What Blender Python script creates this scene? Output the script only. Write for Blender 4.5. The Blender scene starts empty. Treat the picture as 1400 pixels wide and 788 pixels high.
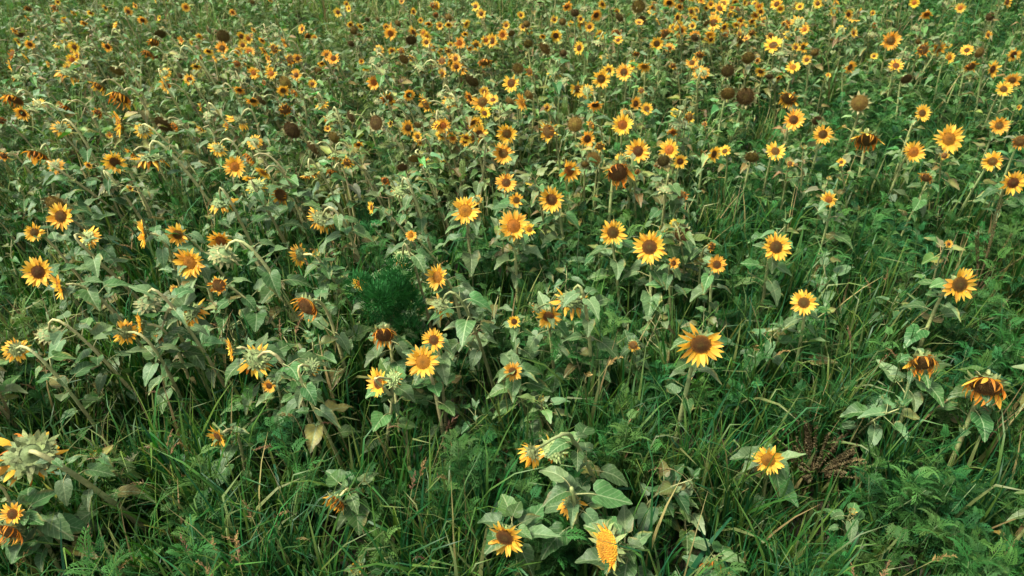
import bpy, math, random
import numpy as np
from mathutils import Vector, Matrix

# ------------------------------------------------------------------ camera, world, sun, exposure
S = bpy.context.scene
COL = S.collection
CAM_H, PITCH, FPX = 4.2, math.radians(37.0), 946.0
cd = bpy.data.cameras.new('camera'); cam = bpy.data.objects.new('camera', cd); COL.objects.link(cam)
cam.location = (0, 0, CAM_H); cam.rotation_euler = (math.radians(90) - PITCH, 0, 0)
cd.sensor_width = 36.0; cd.lens = 36.0 * FPX / 1400.0; cd.clip_end = 2000; cd.clip_start = 0.05
cd.dof.use_dof = True; cd.dof.focus_distance = 4.4; cd.dof.aperture_fstop = 2.4
S.camera = cam

W = bpy.data.worlds.new('World'); S.world = W; W.use_nodes = True
wn, wl = W.node_tree.nodes, W.node_tree.links
wn.clear()
SUN_EL, SUN_AZ = math.radians(60), math.radians(-98)      # azimuth measured from +Y clockwise
sky = wn.new('ShaderNodeTexSky'); sky.sky_type = 'NISHITA'; sky.sun_disc = False
sky.sun_elevation = SUN_EL; sky.sun_rotation = SUN_AZ; sky.dust_density = 4.0; sky.air_density = 1.2
hs = wn.new('ShaderNodeHueSaturation'); hs.inputs['Saturation'].default_value = 0.12   # overcast: greyed sky
bg = wn.new('ShaderNodeBackground'); bg.inputs['Strength'].default_value = 0.05
wo = wn.new('ShaderNodeOutputWorld')
wl.new(sky.outputs[0], hs.inputs['Color']); wl.new(hs.outputs[0], bg.inputs[0]); wl.new(bg.outputs[0], wo.inputs[0])
sd = bpy.data.lights.new('sun', 'SUN'); sun = bpy.data.objects.new('sun', sd); COL.objects.link(sun)
sd.energy = 1.5; sd.angle = math.radians(12); sd.color = (1.0, 0.93, 0.76)
sdir = Vector((math.sin(SUN_AZ) * math.cos(SUN_EL), math.cos(SUN_AZ) * math.cos(SUN_EL), math.sin(SUN_EL)))
sun.rotation_euler = sdir.to_track_quat('Z', 'Y').to_euler()
S.view_settings.view_transform = 'Standard'; S.view_settings.look = 'None'
S.view_settings.exposure = 2.4; S.view_settings.gamma = 1.0; S.view_settings.use_curve_mapping = False
S.render.engine = 'CYCLES'
S.cycles.max_bounces = 6; S.cycles.diffuse_bounces = 2; S.cycles.glossy_bounces = 2; S.cycles.transmission_bounces = 4
S.cycles.use_denoising = True

R_, U_, F_ = Vector((1, 0, 0)), Vector((0, math.sin(PITCH), math.cos(PITCH))), Vector((0, math.cos(PITCH), -math.sin(PITCH)))
def at(px, py, h):
    """point at height h that the photograph shows at (px, py); returns point and depth"""
    x, t = (px - 700) / FPX, (py - 394) / FPX
    s = (CAM_H - h) / (math.sin(PITCH) + t * math.cos(PITCH))
    return Vector((0, 0, CAM_H)) + s * (R_ * x - U_ * t + F_), s
def proj(p):
    d = p - np.array([0, 0, CAM_H])
    f = d @ np.array(F_)
    return 700 + FPX * (d @ np.array(R_)) / f, 394 - FPX * (d @ np.array(U_)) / f

# ------------------------------------------------------------------ materials
def mat_foliage(name, rough, trans, spec=0.5, noise_scale=9.0, noise_amt=0.25, rnd=0.35, hue=0.03, veins=False, bump=0.0, bscale=60.0, twarm=(0.8, 1.2, 0.45)):
    m = bpy.data.materials.new(name); m.use_nodes = True
    n, l = m.node_tree.nodes, m.node_tree.links; n.clear()
    out = n.new('ShaderNodeOutputMaterial'); pb = n.new('ShaderNodeBsdfPrincipled')
    at_ = n.new('ShaderNodeAttribute'); at_.attribute_name = 'col'
    oi = n.new('ShaderNodeObjectInfo'); tc = n.new('ShaderNodeTexCoord')
    nz = n.new('ShaderNodeTexNoise'); nz.inputs['Scale'].default_value = noise_scale; nz.inputs['Detail'].default_value = 4
    l.new(tc.outputs['Object'], nz.inputs['Vector'])
    # brightness = 1 + noise + per-object random
    mr = n.new('ShaderNodeMapRange'); mr.inputs[3].default_value = 1 - rnd; mr.inputs[4].default_value = 1 + rnd
    l.new(oi.outputs['Random'], mr.inputs[0])
    mn = n.new('ShaderNodeMapRange'); mn.inputs[1].default_value = 0.25; mn.inputs[2].default_value = 0.75
    mn.inputs[3].default_value = 1 - noise_amt; mn.inputs[4].default_value = 1 + noise_amt
    l.new(nz.outputs[0], mn.inputs[0])
    mu = n.new('ShaderNodeMath'); mu.operation = 'MULTIPLY'; l.new(mr.outputs[0], mu.inputs[0]); l.new(mn.outputs[0], mu.inputs[1])
    hsv = n.new('ShaderNodeHueSaturation')
    wn_ = n.new('ShaderNodeTexWhiteNoise'); wn_.noise_dimensions = '1D'; l.new(oi.outputs['Random'], wn_.inputs['W'])
    mh = n.new('ShaderNodeMapRange'); mh.inputs[3].default_value = 0.5 - hue; mh.inputs[4].default_value = 0.5 + hue
    l.new(wn_.outputs[0], mh.inputs[0]); l.new(mh.outputs[0], hsv.inputs['Hue'])
    l.new(mu.outputs[0], hsv.inputs['Value'])
    last = at_.outputs['Color']
    if veins:
        fl = n.new('ShaderNodeAttribute'); fl.attribute_name = 'flat'
        sp = n.new('ShaderNodeSeparateXYZ'); l.new(fl.outputs['Vector'], sp.inputs[0])
        ab = n.new('ShaderNodeMath'); ab.operation = 'ABSOLUTE'; l.new(sp.outputs[1], ab.inputs[0])
        su = n.new('ShaderNodeMath'); su.operation = 'SUBTRACT'; l.new(sp.outputs[0], su.inputs[0]); l.new(ab.outputs[0], su.inputs[1])
        mm = n.new('ShaderNodeMath'); mm.operation = 'MULTIPLY'; mm.inputs[1].default_value = 34; l.new(su.outputs[0], mm.inputs[0])
        sn = n.new('ShaderNodeMath'); sn.operation = 'SINE'; l.new(mm.outputs[0], sn.inputs[0])
        r1 = n.new('ShaderNodeMapRange'); r1.inputs[1].default_value = 0.82; r1.inputs[2].default_value = 1.0; r1.inputs[4].default_value = 0.45
        l.new(sn.outputs[0], r1.inputs[0])
        r2 = n.new('ShaderNodeMapRange'); r2.inputs[1].default_value = 0.03; r2.inputs[2].default_value = 0.008; r2.inputs[4].default_value = 0.85
        l.new(ab.outputs[0], r2.inputs[0])
        mx = n.new('ShaderNodeMath'); mx.operation = 'MAXIMUM'; l.new(r1.outputs[0], mx.inputs[0]); l.new(r2.outputs[0], mx.inputs[1])
        mc = n.new('ShaderNodeMix'); mc.data_type = 'RGBA'; l.new(mx.outputs[0], mc.inputs[0]); l.new(last, mc.inputs[6])
        mc.inputs[7].default_value = (0.20, 0.27, 0.13, 1); last = mc.outputs[2]
    l.new(last, hsv.inputs['Color'])
    l.new(hsv.outputs[0], pb.inputs['Base Color'])
    pb.inputs['Roughness'].default_value = rough; pb.inputs['Specular IOR Level'].default_value = spec
    if bump > 0:
        b = n.new('ShaderNodeBump'); b.inputs['Strength'].default_value = bump; b.inputs['Distance'].default_value = 0.01
        n2 = n.new('ShaderNodeTexNoise'); n2.inputs['Scale'].default_value = bscale; n2.inputs['Detail'].default_value = 3
        l.new(tc.outputs['Object'], n2.inputs['Vector']); l.new(n2.outputs[0], b.inputs['Height']); l.new(b.outputs[0], pb.inputs['Normal'])
    if trans > 0:
        tr = n.new('ShaderNodeBsdfTranslucent')
        ml = n.new('ShaderNodeMix'); ml.data_type = 'RGBA'; ml.blend_type = 'MULTIPLY'; ml.inputs[0].default_value = 1
        l.new(hsv.outputs[0], ml.inputs[6]); ml.inputs[7].default_value = (*twarm, 1); l.new(ml.outputs[2], tr.inputs[0])
        ms = n.new('ShaderNodeMixShader'); ms.inputs[0].default_value = trans
        l.new(pb.outputs[0], ms.inputs[1]); l.new(tr.outputs[0], ms.inputs[2]); l.new(ms.outputs[0], out.inputs[0])
    else:
        l.new(pb.outputs[0], out.inputs[0])
    return m
M_LEAF = mat_foliage('sunflower_leaf', 0.5, 0.25, 0.32, 14, 0.22, 0.32, 0.02, veins=True, bump=0.5, bscale=7)
M_STEM = mat_foliage('hairy_stem', 0.65, 0.0, 0.4, 30, 0.3, 0.25, 0.02, bump=0.4, bscale=90)
M_PETAL = mat_foliage('ray_petal', 0.6, 0.45, 0.2, 20, 0.18, 0.16, 0.014, twarm=(1.0, 0.85, 0.5))
M_DISC = mat_foliage('seed_disc', 0.85, 0.0, 0.2, 40, 0.35, 0.25, 0.015, bump=0.5, bscale=120)
M_GRASS = mat_foliage('grass_blade', 0.45, 0.28, 0.25, 3, 0.15, 0.35, 0.03)
M_WEED = mat_foliage('feathery_weed', 0.6, 0.25, 0.15, 5, 0.2, 0.35, 0.025)
M_DRY = mat_foliage('dry_stalk', 0.8, 0.12, 0.2, 40, 0.3, 0.25, 0.015, bump=0.5)

def mat_soil():
    m = bpy.data.materials.new('dark_soil'); m.use_nodes = True
    n, l = m.node_tree.nodes, m.node_tree.links
    pb = n['Principled BSDF']; tc = n.new('ShaderNodeTexCoord')
    nz = n.new('ShaderNodeTexNoise'); nz.inputs['Scale'].default_value = 3; nz.inputs['Detail'].default_value = 10
    l.new(tc.outputs['Object'], nz.inputs['Vector'])
    cr = n.new('ShaderNodeValToRGB'); l.new(nz.outputs[0], cr.inputs[0])
    cr.color_ramp.elements[0].position = 0.3; cr.color_ramp.elements[0].color = (0.016, 0.018, 0.009, 1)
    cr.color_ramp.elements[1].position = 0.72; cr.color_ramp.elements[1].color = (0.05, 0.042, 0.022, 1)
    l.new(cr.outputs[0], pb.inputs['Base Color']); pb.inputs['Roughness'].default_value = 0.95
    b = n.new('ShaderNodeBump'); b.inputs['Strength'].default_value = 0.8; b.inputs['Distance'].default_value = 0.05
    l.new(nz.outputs[0], b.inputs['Height']); l.new(b.outputs[0], pb.inputs['Normal'])
    return m
M_SOIL = mat_soil()

# ------------------------------------------------------------------ mesh collector
class G:
    def __init__(s): s.V, s.F, s.C, s.M, s.U = [], [], [], [], []
    def add(s, verts, faces, col, mat=0, flat=None):
        o = len(s.V); s.V.extend(tuple(v) for v in verts)
        s.F.extend(tuple(i + o for i in f) for f in faces); s.M.extend([mat] * len(faces))
        if isinstance(col, list): s.C.extend(col)
        else: s.C.extend([col] * len(verts))
        s.U.extend(flat if flat else [(0.5, 0.5)] * len(verts))
    def put(s, g, mtx, matmap=None, tint=(1, 1, 1)):
        o = len(s.V); A = np.array(mtx)
        P = np.asarray(g.V) @ A[:3, :3].T + A[:3, 3]
        s.V.extend(map(tuple, P)); s.F.extend(tuple(i + o for i in f) for f in g.F)
        s.C.extend((c[0] * tint[0], c[1] * tint[1], c[2] * tint[2]) for c in g.C); s.U.extend(g.U)
        s.M.extend((matmap[m] for m in g.M) if matmap else g.M)
    def mesh(s, name, mats, smooth=True):
        me = bpy.data.meshes.new(name); me.from_pydata(s.V, [], s.F)
        for m in mats: me.materials.append(m)
        me.polygons.foreach_set('material_index', np.array(s.M, dtype=np.int32))
        a = me.color_attributes.new('col', 'FLOAT_COLOR', 'POINT')
        c = np.ones((len(s.V), 4), dtype=np.float32); c[:, :3] = np.array(s.C, dtype=np.float32); a.data.foreach_set('color', c.ravel())
        f = me.attributes.new('flat', 'FLOAT_VECTOR', 'POINT')
        u = np.zeros((len(s.V), 3), dtype=np.float32); u[:, :2] = np.array(s.U, dtype=np.float32); f.data.foreach_set('vector', u.ravel())
        if smooth: me.polygons.foreach_set('use_smooth', np.ones(len(s.F), dtype=bool))
        me.update(); return me

def jit(rng, c, a=0.12, b=0.06):
    k = 1 + rng.uniform(-a, a)
    return tuple(max(0.0, x * k * (1 + rng.uniform(-b, b))) for x in c)
def tube(g, pts, rad, col, mat, sides=6):
    n = len(pts); V = []; P = [Vector(p) for p in pts]; up = None
    for i in range(n):
        d = (P[min(i + 1, n - 1)] - P[max(i - 1, 0)]).normalized()
        if up is None:
            up = d.cross(Vector((0, 1, 0)));
            if up.length < 0.1: up = d.cross(Vector((1, 0, 0)))
        up = (up - d * up.dot(d)).normalized(); s = d.cross(up)
        r = rad[i] if isinstance(rad, (list, tuple)) else rad
        for k in range(sides):
            a = 2 * math.pi * k / sides; V.append(P[i] + (up * math.cos(a) + s * math.sin(a)) * r)
    F = [(i * sides + k, i * sides + (k + 1) % sides, (i + 1) * sides + (k + 1) % sides, (i + 1) * sides + k) for i in range(n - 1) for k in range(sides)]
    F.append(tuple(range((n - 1) * sides, n * sides)))
    cc = [jl for i in range(n) for jl in [col[i] if isinstance(col, list) else col] * sides] if isinstance(col, list) else col
    g.add(V, F, cc, mat)
def bez(p0, p1, p2, p3, n):
    out = []
    for i in range(n):
        t = i / (n - 1); a = 1 - t
        out.append(p0 * a ** 3 + p1 * 3 * a * a * t + p2 * 3 * a * t * t + p3 * t ** 3)
    return out

LEAFC = [(0.055, 0.132, 0.036), (0.038, 0.110, 0.026), (0.090, 0.158, 0.062), (0.050, 0.120, 0.028)]
STEMC = (0.34, 0.34, 0.145)
OUT = [(-0.03, 0.02), (-.13, .11), (-.16, .24), (-.08, .35), (.07, .415), (.25, .41), (.42, .355), (.58, .27), (.73, .175), (.87, .08), (1.0, 0.0)]
def leaf_geo(rng, rings=(0.35, 0.7, 1.0), old=False):
    """petiole from the origin out along +X, then a heart-shaped blade; blade length 1"""
    g = G()
    plen = rng.uniform(0.45, 0.8); rise = math.radians(rng.uniform(0, 50)); a0 = math.radians(rng.uniform(-28, 22)); bend = math.radians(rng.uniform(-70, 5))
    P0 = Vector((0, 0, 0)); P1 = Vector((math.cos(rise), 0, math.sin(rise))) * plen * .5
    E = Vector((plen * .92, rng.uniform(-.06, .06), plen * (0.15 + 0.75 * math.sin(rise)) * .7)); P2 = E - Vector((math.cos(a0), 0, math.sin(a0))) * plen * .35
    pc = (0.23, 0.25, 0.10)
    tube(g, bez(P0, P1, P2, E, 6), [0.026, .023, .02, .018, .017, .014], pc, 1, 5)
    half = OUT; pts = [(u, v) for u, v in half] + [(u, -v) for u, v in half[-2::-1]]
    wsc = rng.uniform(0.62, 1.12); fold = rng.uniform(0.05, 0.6); wav = rng.uniform(0.03, 0.12); ph = rng.uniform(0, 6); skew = rng.uniform(-.12, .12)
    base = rng.choice(LEAFC)
    if old: base = rng.choice([(0.19, 0.19, 0.045), (0.14, 0.165, 0.04), (0.115, 0.10, 0.026)])
    c0 = jit(rng, base)
    flat = [(0.0, 0.0)]; tw = rng.uniform(-.6, .6)
    for r in rings:
        for k, (u, v) in enumerate(pts):
            rr = r * (1 + (0.035 if k % 2 else -0.035) * (1 if r == 1.0 else 0))
            flat.append((u * rr, v * rr * wsc))
    V = []
    for (u, v) in flat:
        ang = a0 + bend * max(u, 0) * .5
        x = math.cos(ang) * u; z = math.sin(ang) * u + abs(v) * fold + wav * math.sin(9 * u + ph) * (abs(v) * 3) + tw * v * u
        V.append((E.x + x - math.sin(a0) * abs(v) * 0.1, E.y + v * (1 - fold * .25) + skew * u * u, E.z + z))
    n = len(pts); F = []
    for k in range(n): F.append((0, 1 + k, 1 + (k + 1) % n))
    for j in range(len(rings) - 1):
        for k in range(n): F.append((1 + j * n + k, 1 + (j + 1) * n + k, 1 + (j + 1) * n + (k + 1) % n, 1 + j * n + (k + 1) % n))
    cs = [c0 if not (old and i > n * (len(rings) - 1)) else (0.10, 0.085, 0.022) for i in range(len(V))]
    if not old and rng.random() < .5:        # yellowed or browned patch on the margin
        k0 = rng.randrange(n); wd = rng.choice([1, 2, 3]); bc = rng.choice([(0.22, 0.19, 0.05), (0.14, 0.115, 0.03), (0.2, 0.2, 0.05)])
        for k in range(n):
            if min((k - k0) % n, (k0 - k) % n) <= wd: cs[1 + n * (len(rings) - 1) + k] = bc
    g.add(V, F, cs, 0, flat)
    return g

def petal_geo(rng, mode):
    """length 1 along +X, disc normal +Z"""
    g = G(); n = 6
    w = rng.uniform(0.125, 0.18); curl = {'fresh': rng.uniform(-.35, .35), 'wilt': rng.uniform(0.5, 1.7), 'side': rng.uniform(-.2, .6)}[mode]
    tw = rng.uniform(-.5, .5) * (1 if mode == 'fresh' else 2.2); a = math.radians(rng.uniform(0, 22) if mode != 'wilt' else rng.uniform(10, 55))
    if mode == 'wilt': w *= rng.uniform(.42, .8); tw *= 1.6
    prof = [.55, .95, 1.0, .86, .55, .04]; x = z = 0.0; V = []; C = []
    tip = (0.88, 0.56, 0.09) if mode != 'wilt' else rng.choice([(0.66, .29, .03), (.55, .22, .025), (.76, .38, .045), (.36, .16, .035), (.22, .10, .03)])
    bas = (0.85, 0.43, 0.035) if mode != 'wilt' else (.55, .2, .02)
    if mode == 'fresh' and rng.random() < .3: tip = (0.9, 0.60, 0.12)
    yb = rng.uniform(-.12, .12)
    for i in range(n):
        t = i / (n - 1)
        for s in (-1, 0, 1):
            r = tw * t; yy = s * w * prof[i]
            V.append((x, yy * math.cos(r) + yb * t * t, z + yy * math.sin(r) + (0.045 if s == 0 else 0) * (-1) * (1 - t)))
            C.append(tuple(bas[j] * (1 - t) + tip[j] * t for j in range(3)))
        ang = a + curl * t
        x += math.cos(ang) / (n - 1); z += math.sin(ang) / (n - 1)
    F = [(i * 3 + k, i * 3 + k + 1, i * 3 + k + 4, i * 3 + k + 3) for i in range(n - 1) for k in (0, 1)]
    g.add(V, F, C, 0); return g

DISC_RING = {'F': [(0.085, 0.058, 0.014), (0.075, 0.034, 0.009), (0.24, 0.11, 0.016)],
             'O': [(0.13, 0.055, 0.010), (0.26, 0.095, 0.012), (0.36, 0.15, 0.016)],
             'W': [(0.12, 0.075, 0.02), (0.10, 0.055, 0.016), (0.22, 0.11, 0.022)],
             'D': [(0.085, 0.065, 0.015), (0.060, 0.040, 0.011), (0.11, 0.075, 0.017)],
             'E': [(0.15, 0.12, 0.020), (0.11, 0.075, 0.015), (0.17, 0.125, 0.025)],
             'P': [(0.24, 0.11, 0.014), (0.36, 0.15, 0.014), (0.52, 0.24, 0.02)]}
def disc_geo(rng, kind, N=210):
    """radius 1, facing +Z"""
    g = G(); dome = rng.uniform(.15, .42); cols = DISC_RING[kind]; dent = rng.uniform(-.08, .05)
    def zc(r): return dome * (1 - r * r) + dent * math.exp(-(r * 3) ** 2)
    def cc(r):
        if r < .5: k = r / .5; a, b = cols[0], cols[1]
        else: k = min(1, (r - .5) / .5); k = k * k; a, b = cols[1], cols[2]
        return tuple(a[j] * (1 - k) + b[j] * k for j in range(3))
    rings, seg = 4, 16; V = [(0, 0, zc(0))]; C = [cc(0)]
    for i in range(1, rings + 1):
        r = i / rings
        for k in range(seg):
            a = 2 * math.pi * k / seg; V.append((r * math.cos(a), r * math.sin(a), zc(r) - (0.06 if r == 1 else 0))); C.append(cc(r))
    F = [(0, 1 + k, 1 + (k + 1) % seg) for k in range(seg)]
    for i in range(rings - 1):
        o = 1 + i * seg
        F += [(o + k, o + seg + k, o + seg + (k + 1) % seg, o + (k + 1) % seg) for k in range(seg)]
    g.add(V, F, C, 0)
    for i in range(N):
        r = math.sqrt((i + .5) / N) * .985; a = i * 2.39996
        q = 0.062; x, y, z = r * math.cos(a), r * math.sin(a), zc(r) - .01
        hh = rng.uniform(.05, .12) * (1.4 if r > .75 else 1); c = jit(rng, cc(r), .35, .1); c2 = tuple(u * 1.25 for u in c)
        if kind in 'WDE' and rng.random() < .06: continue
        vv = [(x + q * math.cos(a + b), y + q * math.sin(a + b), z) for b in (0, 1.57, 3.14, 4.71)] + [(x * 1.03, y * 1.03, z + hh)]
        g.add(vv, [(0, 1, 4), (1, 2, 4), (2, 3, 4), (3, 0, 4)], [c] * 4 + [c2], 0)
    return g
BRC = (0.13, 0.19, 0.06)
def calyx_geo(rng, rd, kind):
    """green back of the head with its pointed bracts; disc radius rd, facing +Z, stem at -Z"""
    g = G(); seg = 14; prof = [(1.02, -.02), (1.04, -.10), (.86, -.24), (.5, -.38), (.2, -.50), (.1, -.66)]
    V = []; c = jit(rng, BRC)
    for r, z in prof:
        for k in range(seg):
            a = 2 * math.pi * k / seg; V.append((r * rd * math.cos(a), r * rd * math.sin(a), z * rd))
    F = [(i * seg + (k + 1) % seg, i * seg + k, (i + 1) * seg + k, (i + 1) * seg + (k + 1) % seg) for i in range(len(prof) - 1) for k in range(seg)]
    F.append(tuple((len(prof) - 1) * seg + k for k in range(seg)))
    g.add(V, F, c, 0)
    L = {'F': .36, 'W': .30, 'D': .30, 'P': .40, 'B': .8}[kind]
    for lay in range(4):
        nb = 15
        for k in range(nb):
            a = 2 * math.pi * (k + lay * .37) / nb + rng.uniform(-.09, .09)
            ln = L * rng.uniform(.7, 1.25) * (1 - .15 * lay) * rd * (2.0 if kind != 'B' else 1); w = rd * .15
            r0 = rd * (1.0 - .16 * lay); z0 = -rd * (.04 + .13 * lay)
            el = math.radians(rng.uniform(-35, 30) if kind != 'B' else rng.uniform(50, 95)); 
            if kind == 'D': el = math.radians(rng.uniform(-10, 75))
            dr = Vector((math.cos(a), math.sin(a), 0)); tn = Vector((-math.sin(a), math.cos(a), 0)); up = Vector((0, 0, 1))
            b = dr * r0 + up * z0; e1 = b + (dr * math.cos(el) + up * math.sin(el)) * ln * .5
            el2 = el + rng.uniform(-.9, .7); e2 = e1 + (dr * math.cos(el2) + up * math.sin(el2)) * ln * .5
            cc = jit(rng, (0.20, 0.25, 0.085) if kind != 'D' else (0.24, 0.23, 0.09), .25)
            g.add([b - tn * w, b + tn * w, e1 + tn * w * .75, e1 - tn * w * .75, e2], [(0, 1, 2, 3), (3, 2, 4)], cc, 0)
    return g
def petal_layout(rng, kind, rd, D=1.0):
    """list of (angle, radius, z, tilt, length) in head units (overall diameter 1)"""
    out = []; n = {'F': 26, 'W': 24, 'D': 0, 'P': 7, 'B': 7}[kind]
    ang = [2 * math.pi * (k + rng.uniform(-.35, .35)) / n for k in range(n)] if n else []
    if kind == 'P': ang = [rng.choice([1.5, 1.8, -1.7, -1.4, -2.0, 1.2]) + rng.uniform(-.3, .3) for k in range(n)]
    gap = rng.uniform(0, 6.28) if rng.random() < .45 else None; gw = rng.uniform(.15, .6)
    for k, a in enumerate(ang):
        if gap is not None and kind in 'FW' and abs((a - gap + math.pi) % (2 * math.pi) - math.pi) < gw: continue
        if kind == 'F': ln, tl = (.5 - rd * .92) * rng.uniform(.82, 1.1), math.radians(rng.uniform(-12, 22) if k % 2 else rng.uniform(-4, 34))
        elif kind == 'W': ln, tl = rng.uniform(.20, .34), math.radians(rng.uniform(-30, 65))
        elif kind == 'B': ln, tl = .28 * rng.uniform(.6, 1), math.radians(rng.uniform(60, 85))
        else: ln, tl = rng.uniform(.2, .3), math.radians(rng.uniform(-10, 50))
        out.append((a, rd * .92, (.01 if k % 2 else -.012), tl, ln))
    return out
RD = {'F': .21, 'W': .31, 'D': .36, 'P': .36, 'B': .26}
def petal_matrix(a, r, z, tl, ln, roll, wsc):
    return Matrix.Rotation(a, 4, 'Z') @ Matrix.Translation((r, 0, z)) @ Matrix.Rotation(-tl, 4, 'Y') @ Matrix.Rotation(roll, 4, 'X') @ Matrix.Diagonal((ln, ln * wsc, ln, 1))

def hang_matrix(a, r, z, ln, gl, roll, wsc, rng):
    """a limp petal: it leaves the rim outwards and sags towards gl (gravity in head space)"""
    rad = Vector((math.cos(a), math.sin(a), 0))
    d = (rad * rng.uniform(.6, 1.1) + gl * rng.uniform(.15, .75) + Vector((0, 0, rng.uniform(-.1, .35)))).normalized()
    zz = Vector((0, 0, 1)) - rad * .8; zz = (zz - d * zz.dot(d)).normalized(); yy = zz.cross(d)
    m = Matrix((d, yy, zz)).transposed().to_4x4()
    return Matrix.Translation(rad * r + Vector((0, 0, z))) @ m @ Matrix.Rotation(roll, 4, 'X') @ Matrix.Diagonal((ln, ln * wsc, ln, 1))
rng = random.Random(7)
LEAF_G = [leaf_geo(rng) for i in range(12)] + [leaf_geo(rng, old=True) for i in range(3)]
LEAF_LO = [leaf_geo(rng, (0.55, 1.0)) for i in range(10)] + [leaf_geo(rng, (.55, 1.0), old=True) for i in range(2)]
LEAF_ME = [g.mesh('leaf', [M_LEAF, M_STEM]) for g in LEAF_G]
PET_G = {m: [petal_geo(rng, m) for i in range(7)] for m in ('fresh', 'wilt', 'side')}
PET_ME = {m: [g.mesh('petal', [M_PETAL]) for g in L] for m, L in PET_G.items()}
DISC_G = {k: [disc_geo(rng, k) for i in range(3)] for k in DISC_RING}
DISC_LO = {k: [disc_geo(rng, k, 40) for i in range(2)] for k in DISC_RING}
DISC_ME = {k: [g.mesh('disc', [M_DISC]) for g in L] for k, L in DISC_G.items()}
CAL_G = {k: [calyx_geo(rng, RD[k], k) for i in range(3)] for k in RD}
CAL_ME = {k: [g.mesh('flower_head', [M_STEM]) for g in L] for k, L in CAL_G.items()}
PMODE = {'F': 'fresh', 'W': 'wilt', 'D': 'wilt', 'P': 'fresh', 'B': 'fresh'}
def ring_geo(rng, kind):
    g = G(); pw = rng.choice([.95, .8, .6, .45])
    for (a, r, z, tl, ln) in petal_layout(rng, kind, RD[kind]):
        mode = PMODE[kind] if rng.random() < pw else ('side' if kind != 'F' or rng.random() < .82 else 'wilt')
        g.put(rng.choice(PET_G[mode]), petal_matrix(a, r, z, tl, ln, rng.uniform(-.3, .3), rng.uniform(.85, 1.25)))
    return g
RING_G = {k: [ring_geo(rng, k) for i in range(12)] for k in ('F', 'W', 'P', 'B')}
RING_ME = {k: [g.mesh('petals', [M_PETAL]) for g in L] for k, L in RING_G.items()}

# ------------------------------------------------------------------ object helpers
def mobj(name, me, parent=None, mtx=None):
    o = bpy.data.objects.new(name, me); COL.objects.link(o)
    if parent is not None: o.parent = parent
    if mtx is not None: o.matrix_local = mtx
    return o
def tag(o, label, cat, group=None):
    o['label'] = label; o['category'] = cat
    if group: o['group'] = group
def empty(name, loc):
    o = bpy.data.objects.new(name, None); COL.objects.link(o); o.location = loc; o.empty_display_size = .1
    return o

# ------------------------------------------------------------------ ground
def ground():
    g = G(); rr = random.Random(3); xs = [-400, -60] + [-16 + i * .5 for i in range(65)] + [60, 400]; ys = [-300, -20] + [-2 + i * .5 for i in range(53)] + [80, 600]
    V = [(x, y, (rr.uniform(-.05, .0) if abs(x) < 17 and -3 < y < 25 else 0)) for y in ys for x in xs]; n = len(xs)
    F = [(j * n + i, j * n + i + 1, (j + 1) * n + i + 1, (j + 1) * n + i) for j in range(len(ys) - 1) for i in range(n - 1)]
    g.add(V, F, (.03, .025, .015)); o = mobj('ground', g.mesh('ground', [M_SOIL])); o['kind'] = 'structure'
ground()

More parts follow.
